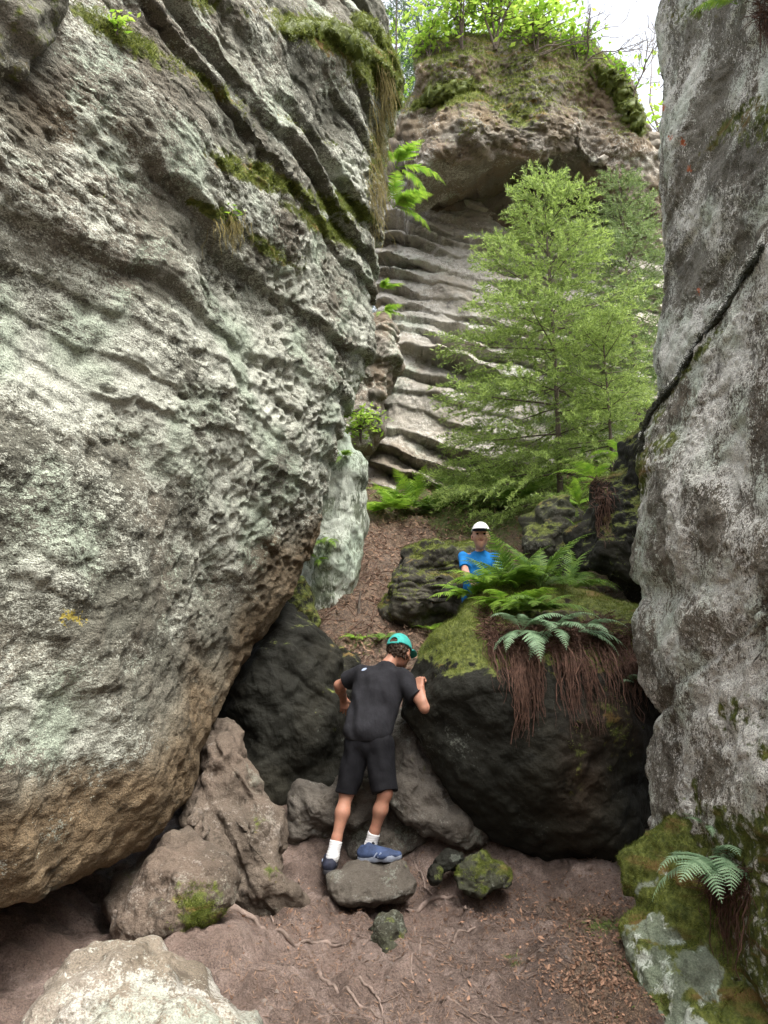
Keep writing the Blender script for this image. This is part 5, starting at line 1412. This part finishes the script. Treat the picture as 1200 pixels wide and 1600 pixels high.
# ---------------- the hiker seen from behind
def hiker():
    Q = lambda x, y, Y: P(x, y, Y)
    pel = Q(575, 1148, 5.22)
    hipL, hipR = Q(559, 1163, 5.22), Q(592, 1163, 5.20)
    knL, knR = Q(542, 1238, 5.19), Q(602, 1238, 5.12)
    anL, anR = Q(520, 1338, 5.08), Q(579, 1321, 5.15)
    heL, toL = Q(514, 1367, 5.02), Q(516, 1350, 5.27)
    heR, toR = Q(563, 1345, 5.14), Q(627, 1342, 5.06)
    ch = Q(590, 1085, 5.29); nk = Q(607, 1036, 5.39); hc = Q(624, 1018, 5.45)
    shL, shR = Q(563, 1053, 5.36), Q(629, 1056, 5.32)
    elL, wrL = Q(530, 1071, 5.50), Q(537, 1092, 5.66)
    bp = on(BIG, 664, 1068)[0][1]
    elR, wrR = Q(664, 1106, min(5.20, bp - .04)), Q(657, 1076, min(5.34, bp - .03))
    fB = Field((-.50, 4.75, .02), (.50, 5.95, 1.85), .0045)
    fwd = unit((.42, .80, -.30))
    # trunk
    fl_ = ((.12, .95, -.1), .8)
    fB.cap(pel, ch, .085, .092, .05, flat=fl_).cap(ch, nk - [0, 0, .02], .080, .044, .04, flat=fl_).cap(hipL, hipR, .080, .080, .05)
    fB.cap(shL, shR, .044, .044, .04).cap(nk - [0, 0, .01], hc - fwd * .01, .048, .049, .03)
    # legs
    for hp, kn, an in ((hipL, knL, anL), (hipR, knR, anR)):
        fB.cap(hp, kn, .074, .047, .04)
        back = np.array([0, -1.0, 0])
        m = kn + (an - kn) * .32
        fB.cap(kn, m + back * .008, .043, .045, .03).cap(m + back * .008, kn + (an - kn) * .72, .044, .031, .03).cap(kn + (an - kn) * .72, an, .033, .031, .02)
    fB.cap(anL, heL + (toL - heL) * .2 + [0, 0, .05], .031, .028, .02).cap(anL - [0, 0, .03], heL + (toL - heL) * .70 + [0, 0, .035], .028, .020, .02)
    fB.cap(anR, heR + (toR - heR) * .15 + [0, 0, .04], .034, .034, .02).cap(anR - [0, 0, .03], heR + (toR - heR) * .70 + [0, 0, .032], .030, .018, .02)
    # arms
    for sh, el, wr in ((shL, elL, wrL), (shR, elR, wrR)):
        fB.cap(sh, el, .046, .036, .02)
        m = el + (wr - el) * .3
        fB.cap(el, m, .036, .038, .02).cap(m, wr, .038, .026, .02)
    hand(fB, wrR, unit(wrR - elR) + np.array([.1, .1, 0]), unit((.55, .80, -.1)), 1.05, .95, 1)
    hand(fB, wrL, unit((.10, .30, -1)), unit((-.3, .9, .2)), .22, .92, 1)
    r, f, u = head(fB, hc, fwd, (.05, .25, 1.0), .98)
    body, V = skin_mesh('person', fB, M['skin'])
    tag(body, 'hiker seen from behind in black shirt, black shorts and turquoise cap on the stepping stone', 'person')
    face_bits(body, hc, r, f, u, .98, 'lip')
    A = np.array([r, f, u])
    # hair below the cap
    fh = Field(hc - .2, hc + .2, .004)
    fh.ell(hc + u * .016 - f * .012, A, (.081, .097, .100), .02, cut=[(hc + f * .03 - u * .02, f + u * -.25), (hc - u * .062, -u)])
    skin_mesh('hair', fh, M['hair'], body, lambda V: .004 * vs(VB, V, .10))
    # cap: crown with opening at the back, strap, visor
    fc = Field(hc - .3, hc + .3, .004)
    low = (hc + u * .022 - f * .0, -u - f * .12)
    cc = hc + u * .018 - f * .008
    fc.ell(cc, A, (.090, .110, .113), 0, cut=low)
    fc.ell(cc, A, (.084, .104, .107), 0, sub=True)
    fc.ell(hc - f * .105 + u * .048, A, (.030, .05, .026), 0, sub=True)
    cap_, _ = skin_mesh('cap', fc, M['turquoise'], body)
    fv = Field(hc - .35, hc + .35, .004)
    vc = hc + u * .030 + f * .115
    fv.ell(vc, np.array([r, unit(f - u * .25), unit(u + f * .25)]), (.082, .085, .008), 0, cut=(hc + f * .088, -f))
    skin_mesh('visor', fv, M['turquoise'], cap_)
    pts = [cc + (r * math.sin(a) * .091 - f * math.cos(a) * .111) + u * .010 for a in np.linspace(-.5, .5, 9)]
    V_, F_ = tube(pts, np.full(9, .0075), 8)
    obj('strap', V_, [F_], M['turquoise'], cap_)
    V_, F_ = tube([cc + u * .112, cc + u * .118], [.008, .005], 10)
    obj('button', V_, [F_], M['turquoise'], cap_)
    # shirt
    fS = Field((-.50, 4.75, .80), (.50, 5.95, 1.75), .0045)
    hemL, hemR = Q(557, 1142, 5.22), Q(590, 1143, 5.20)
    hem = (Q(573, 1150, 5.20), unit((.06, .10, -1)))
    prim = [(Q(574, 1070, 5.335), hemL, .092, .098), (Q(610, 1076, 5.315), hemR, .094, .100), (Q(590, 1075, 5.32), Q(574, 1142, 5.21), .102, .106), (shL + [.03, 0, -.01], shR + [-.03, 0, -.01], .060, .060), (nk + (nk - hc) * .32 - [0, 0, .02], ch, .078, .11)]
    cufL = shL + (elL - shL) * .62; cufR = shR + (elR - shR) * .66
    def shirt(fl, cut, grow):
        for a, b, ra, rb in prim:
            fl.cap(a, b, ra + grow, rb + grow, .05, cut=hem if cut else None, flat=((.12, .95, -.1), .86))
        fl.cap(shL, elL, .058 + grow, .064 + grow, .03, cut=(cufL, unit(elL - shL)) if cut else None)
        fl.cap(shR, elR, .060 + grow, .070 + grow, .03, cut=(cufR, unit(elR - shR)) if cut else None)
    shirt(fS, True, 0)
    def folds(V):
        d = V - ch
        a = vs(VA, V * np.array([1.5, 1.0, .40]) + np.array([0, 0, .5]) * V[:, :1], .9)
        b = vs(VB, V * np.array([1.2, 1, .7]), .5)
        dr = np.sin((V[:, 0] * 36 + V[:, 2] * 22 + 1.4 * a)) * sstep(.0, .35, 1.5 - V[:, 2])
        return .0080 * a + .0014 * b + .0080 * dr * np.clip(.6 + .8 * vs(VA, V, 1.3), 0, 1.6)
    sh_, VS = skin_mesh('shirt', fS, M['tee_black'], body, folds)
    # small pale print on the left shoulder: a thin layer over the cloth
    me = sh_.data
    NS = normals(me)
    fx, fy = proj(VS)
    w_ = (blob(fx, fy, 569, 1046, 5.5, 2.2, -24) > .42) & (NS[:, 1] < .3)
    fv_ = np.empty(len(me.loops), np.int32); me.loops.foreach_get('vertex_index', fv_); fv_ = fv_.reshape(-1, 4)
    sel = w_[fv_].all(1)
    if sel.any():
        ids_, inv_ = np.unique(fv_[sel], return_inverse=True)
        obj('print', VS[ids_] + NS[ids_] * .002, [inv_.reshape(-1, 4)], M['lace'], sh_)
    # faint pale mark near the left shoulder of the shirt
    # shorts
    fP = Field((-.50, 4.75, .40), (.50, 5.70, 1.2), .0045)
    hmL = hipL + (knL - hipL) * 1.02; hmR = hipR + (knR - hipR) * .98
    def shorts(fl, cut, grow):
        fl.cap(pel + [0, 0, .05], pel - [0, 0, .03], .104 + grow, .106 + grow, .04)
        fl.cap(hipL, hipR, .091 + grow, .092 + grow, .04)
        fl.cap(hipL, knL + (knL - hipL) * .15, .092 + grow, .071 + grow, .022, cut=(hmL, unit(knL - hipL)) if cut else None)
        fl.cap(hipR, knR + (knR - hipR) * .15, .094 + grow, .078 + grow, .022, cut=(hmR, unit(knR - hipR)) if cut else None)
    shorts(fP, True, 0)
    skin_mesh('shorts', fP, M['shorts_black'], body, lambda V: .007 * vs(VA, V * np.array([1.4, 1, .4]), .8) + .003 * np.sin(V[:, 0] * 60 + V[:, 2] * 25) + .001 * vs(VB, V, .4))
    # socks
    for an, kn, hl, tp, mark in ((anL, knL, heL, toL, 0), (anR, knR, heR, toR, 1)):
        fk = Field(an - .25, an + .25, .004)
        top = an + (kn - an) * .235
        fk.cap(top, an, .041, .038, .02, cut=(top, unit(kn - an))).cap(an, hl + (tp - hl) * .2 + [0, 0, .05], .038, .036, .02)
        so_, _ = skin_mesh('sock', fk, M['sock'], body, lambda V: .0012 * np.sin(V[:, 2] * 420))
        if mark:
            V_, F_ = tube([an + [.014, -.0395, .032], an + [.018, -.0415, .020]], [.007, .009], 8)
            obj('logo', V_, [F_], M['print'], so_)
            V_, F_ = tube([an + [.006, -.0400, .020], an + [.028, -.0380, .022]], [.004, .004], 8)
            obj('logo', V_, [F_], M['print'], so_)
    shoe(body, heL, toL, (0, .05, 1), 'shoe_dark', 'sole_dark')
    shoe(body, heR, toR, (0, -.05, 1), 'shoe_blue', 'sole', sc=1.0)
    # pale print on the left shoulder
    return body
hiker()

# ---------------- the child behind the fern-covered boulder
def child():
    Q = lambda x, y, Y: P(x, y, Y)
    Y0 = 6.62
    hc = Q(751, 837, Y0 - .02); nk = Q(750, 862, Y0 + .02); ch = Q(748, 885, Y0 + .02)
    pel = Q(746, 945, Y0 + .06)
    shL, shR = Q(724, 871, Y0 + .02), Q(776, 872, Y0 + .02)
    elL, wrL = Q(727, 893, Y0 - .08), Q(737, 908, Y0 - .24)
    elR, wrR = Q(783, 900, Y0 - .04), Q(776, 920, Y0 - .20)
    hipL, hipR = pel + [-.075, 0, -.03], pel + [.075, 0, -.03]
    gz_ = float(ground(pel[0], pel[1])[0])
    fB = Field((pel[0] - .45, Y0 - .6, gz_ - .05), (pel[0] + .45, Y0 + .5, hc[2] + .3), .0055)
    f0 = unit((-.10, -1, .02))
    sc = 1.0
    fB.cap(pel, ch, .065, .060, .05).cap(ch, nk - [0, 0, .02], .060, .040, .05).cap(shL, shR, .038, .038, .04).cap(nk - [0, 0, .02], hc - f0 * .01, .040, .042, .02)
    an = []
    for hp in (hipL, hipR):
        a = np.array([hp[0] * 1.0 + (hp[0] - pel[0]) * .25, hp[1] + .02, gz_ + .09]); kn = (hp + a) / 2 + [0, -.04, 0.02]
        fB.cap(hp, kn, .066, .045, .03).cap(kn, a, .045, .030, .02).cap(a, a + [0, -.10, -.04], .030, .026, .02)
        an.append((kn, a))
    for sh, el, wr in ((shL, elL, wrL), (shR, elR, wrR)):
        fB.cap(sh, el, .037, .029, .02).cap(el, wr, .030, .021, .02)
    hand(fB, wrL, unit((.25, -.7, -.45)), unit((.1, -.45, -.9)), .25, .8, 1)
    hand(fB, wrR, unit((-.1, -.7, -.45)), unit((-.1, -.45, -.9)), .25, .8, -1)
    r, f, u = head(fB, hc, f0, (0.02, -.03, 1), sc)
    body, _ = skin_mesh('person', fB, M['skin_child'])
    tag(body, 'child in bright blue t-shirt and white cap leaning on the fern-topped dark boulder', 'person')
    face_bits(body, hc, r, f, u, sc, 'lip', .005)
    A = np.array([r, f, u])
    fh = Field(hc - .2, hc + .2, .004)
    fh.ell(hc + u * .014 - f * .012, A, (.078, .092, .096), .02, cut=[(hc + f * .02, f), (hc - u * .05, -u)])
    skin_mesh('hair', fh, M['hair'], body, lambda V: .003 * vs(VB, V, .1))
    fc = Field(hc - .3, hc + .3, .004)
    cc = hc + u * .020 - f * .006
    fc.ell(cc, A, (.085, .104, .108), 0, cut=(hc + u * .035, -u + f * .05))
    fc.ell(cc, A, (.079, .098, .102), 0, sub=True)
    cap_, _ = skin_mesh('cap', fc, M['white_cloth'], body)
    fv = Field(hc - .35, hc + .35, .004)
    va = np.array([r, unit(f - u * .02), unit(u + f * .02)])
    fv.ell(hc + u * .036 + f * .095, va, (.086, .105, .011), 0, cut=[(hc + f * .070, -f), (hc + u * .036, -u)])
    vis, _ = skin_mesh('visor', fv, M['white_cloth'], cap_)
    fv = Field(hc - .35, hc + .35, .004)
    fv.ell(hc + u * .035 + f * .095, va, (.082, .101, .010), 0, cut=[(hc + f * .070, -f), (hc + u * .035, u)])
    skin_mesh('visor_shade', fv, M['pants_dark'], cap_)  # dark layer that paints the shade beneath the visor
    lo, hi = (pel[0] - .45, Y0 - .6, pel[2] - .2), (pel[0] + .45, Y0 + .5, hc[2] + .1)
    fS = Field(lo, hi, .005)
    hem = (pel - [0, 0, .06], (0, 0, -1))
    def shirt(fl, cut, g):
        c = hem if cut else None
        fl.cap(ch + [-.05, 0, .02], pel + [-.045, 0, -.06], .086 + g, .095 + g, .04, cut=c).cap(ch + [.05, 0, .02], pel + [.045, 0, -.06], .086 + g, .095 + g, .04, cut=c)
        fl.cap(shL + [.02, 0, 0], shR - [.02, 0, 0], .045 + g, .045 + g, .04).cap(nk - [0, 0, .03], ch, .06 + g, .09 + g, .04)
        for sh, el in ((shL, elL), (shR, elR)):
            cu = sh + (el - sh) * .72
            fl.cap(sh, el, .043 + g, .053 + g, .025, cut=(cu, unit(el - sh)) if cut else None)
    shirt(fS, True, 0)
    skin_mesh('shirt', fS, M['tee_blue'], body, lambda V: .006 * vs(VA, V * np.array([1.4, 1, .6]), .5) + .002 * vs(VB, V, .4))
    fP = Field((pel[0] - .4, Y0 - .4, gz_ - .05), (pel[0] + .4, Y0 + .5, pel[2] + .15), .006)
    fP.cap(pel + [0, 0, .03], pel - [0, 0, .04], .095, .098, .04)
    for hp, (kn, a) in zip((hipL, hipR), an):
        fP.cap(hp, kn, .080, .062, .03).cap(kn, a + [0, 0, .05], .060, .05, .02, cut=(a + [0, 0, .06], (0, 0, -1)))
    skin_mesh('trousers', fP, M['pants_dark'], body, lambda V: .004 * vs(VA, V, .5))
    for kn, a in an:
        shoe(body, a + [0, .05, -.085], a + [0, -.16, -.085], (0, 0, 1), 'shoe_dark', 'sole_dark', sc=.85)
child()
# ------------------------------------------------------------------ camera, light, sky
cd = bpy.data.cameras.new('camera'); cam = bpy.data.objects.new('camera', cd); COL.objects.link(cam)
cam.location = (0, 0, CZ); cam.rotation_euler = (math.radians(90) + PITCH, 0, 0)
cd.sensor_fit = 'VERTICAL'; cd.sensor_height = 36; cd.lens = 36 * F / 1600; cd.clip_start = .05; cd.clip_end = 2000
SC.camera = cam
SUN_EL, SUN_AZ = math.radians(62), math.radians(138)   # azimuth from +Y towards +X
w = bpy.data.worlds.new('World'); SC.world = w; w.use_nodes = True
nt = w.node_tree; bg = nt.nodes['Background']
sky = nt.nodes.new('ShaderNodeTexSky'); sky.sky_type = 'NISHITA'; sky.sun_disc = False
sky.sun_elevation = SUN_EL; sky.sun_rotation = SUN_AZ; sky.dust_density = 6.0; sky.air_density = 1.0; sky.ozone_density = 0.6
hs = nt.nodes.new('ShaderNodeHueSaturation'); hs.inputs['Saturation'].default_value = 0.30
nt.links.new(sky.outputs[0], hs.inputs['Color']); nt.links.new(hs.outputs[0], bg.inputs['Color'])
bg.inputs['Strength'].default_value = 0.15
sd = bpy.data.lights.new('sun', 'SUN'); sd.energy = 1.0; sd.angle = math.radians(42); sd.color = (1, .96, .90)
so = bpy.data.objects.new('sun', sd); COL.objects.link(so)
sdir = Vector((math.sin(SUN_AZ) * math.cos(SUN_EL), math.cos(SUN_AZ) * math.cos(SUN_EL), math.sin(SUN_EL)))
so.rotation_euler = sdir.to_track_quat('Z', 'Y').to_euler(); so.location = sdir * 30
SC.view_settings.view_transform = 'Standard'; SC.view_settings.look = 'None'; SC.view_settings.gamma = 1.0
SC.view_settings.exposure = 2.0
SC.cycles.use_adaptive_sampling = True; SC.cycles.adaptive_threshold = 0.02
SC.cycles.use_denoising = True
SC.cycles.max_bounces = 6; SC.cycles.diffuse_bounces = 4; SC.cycles.transparent_max_bounces = 8
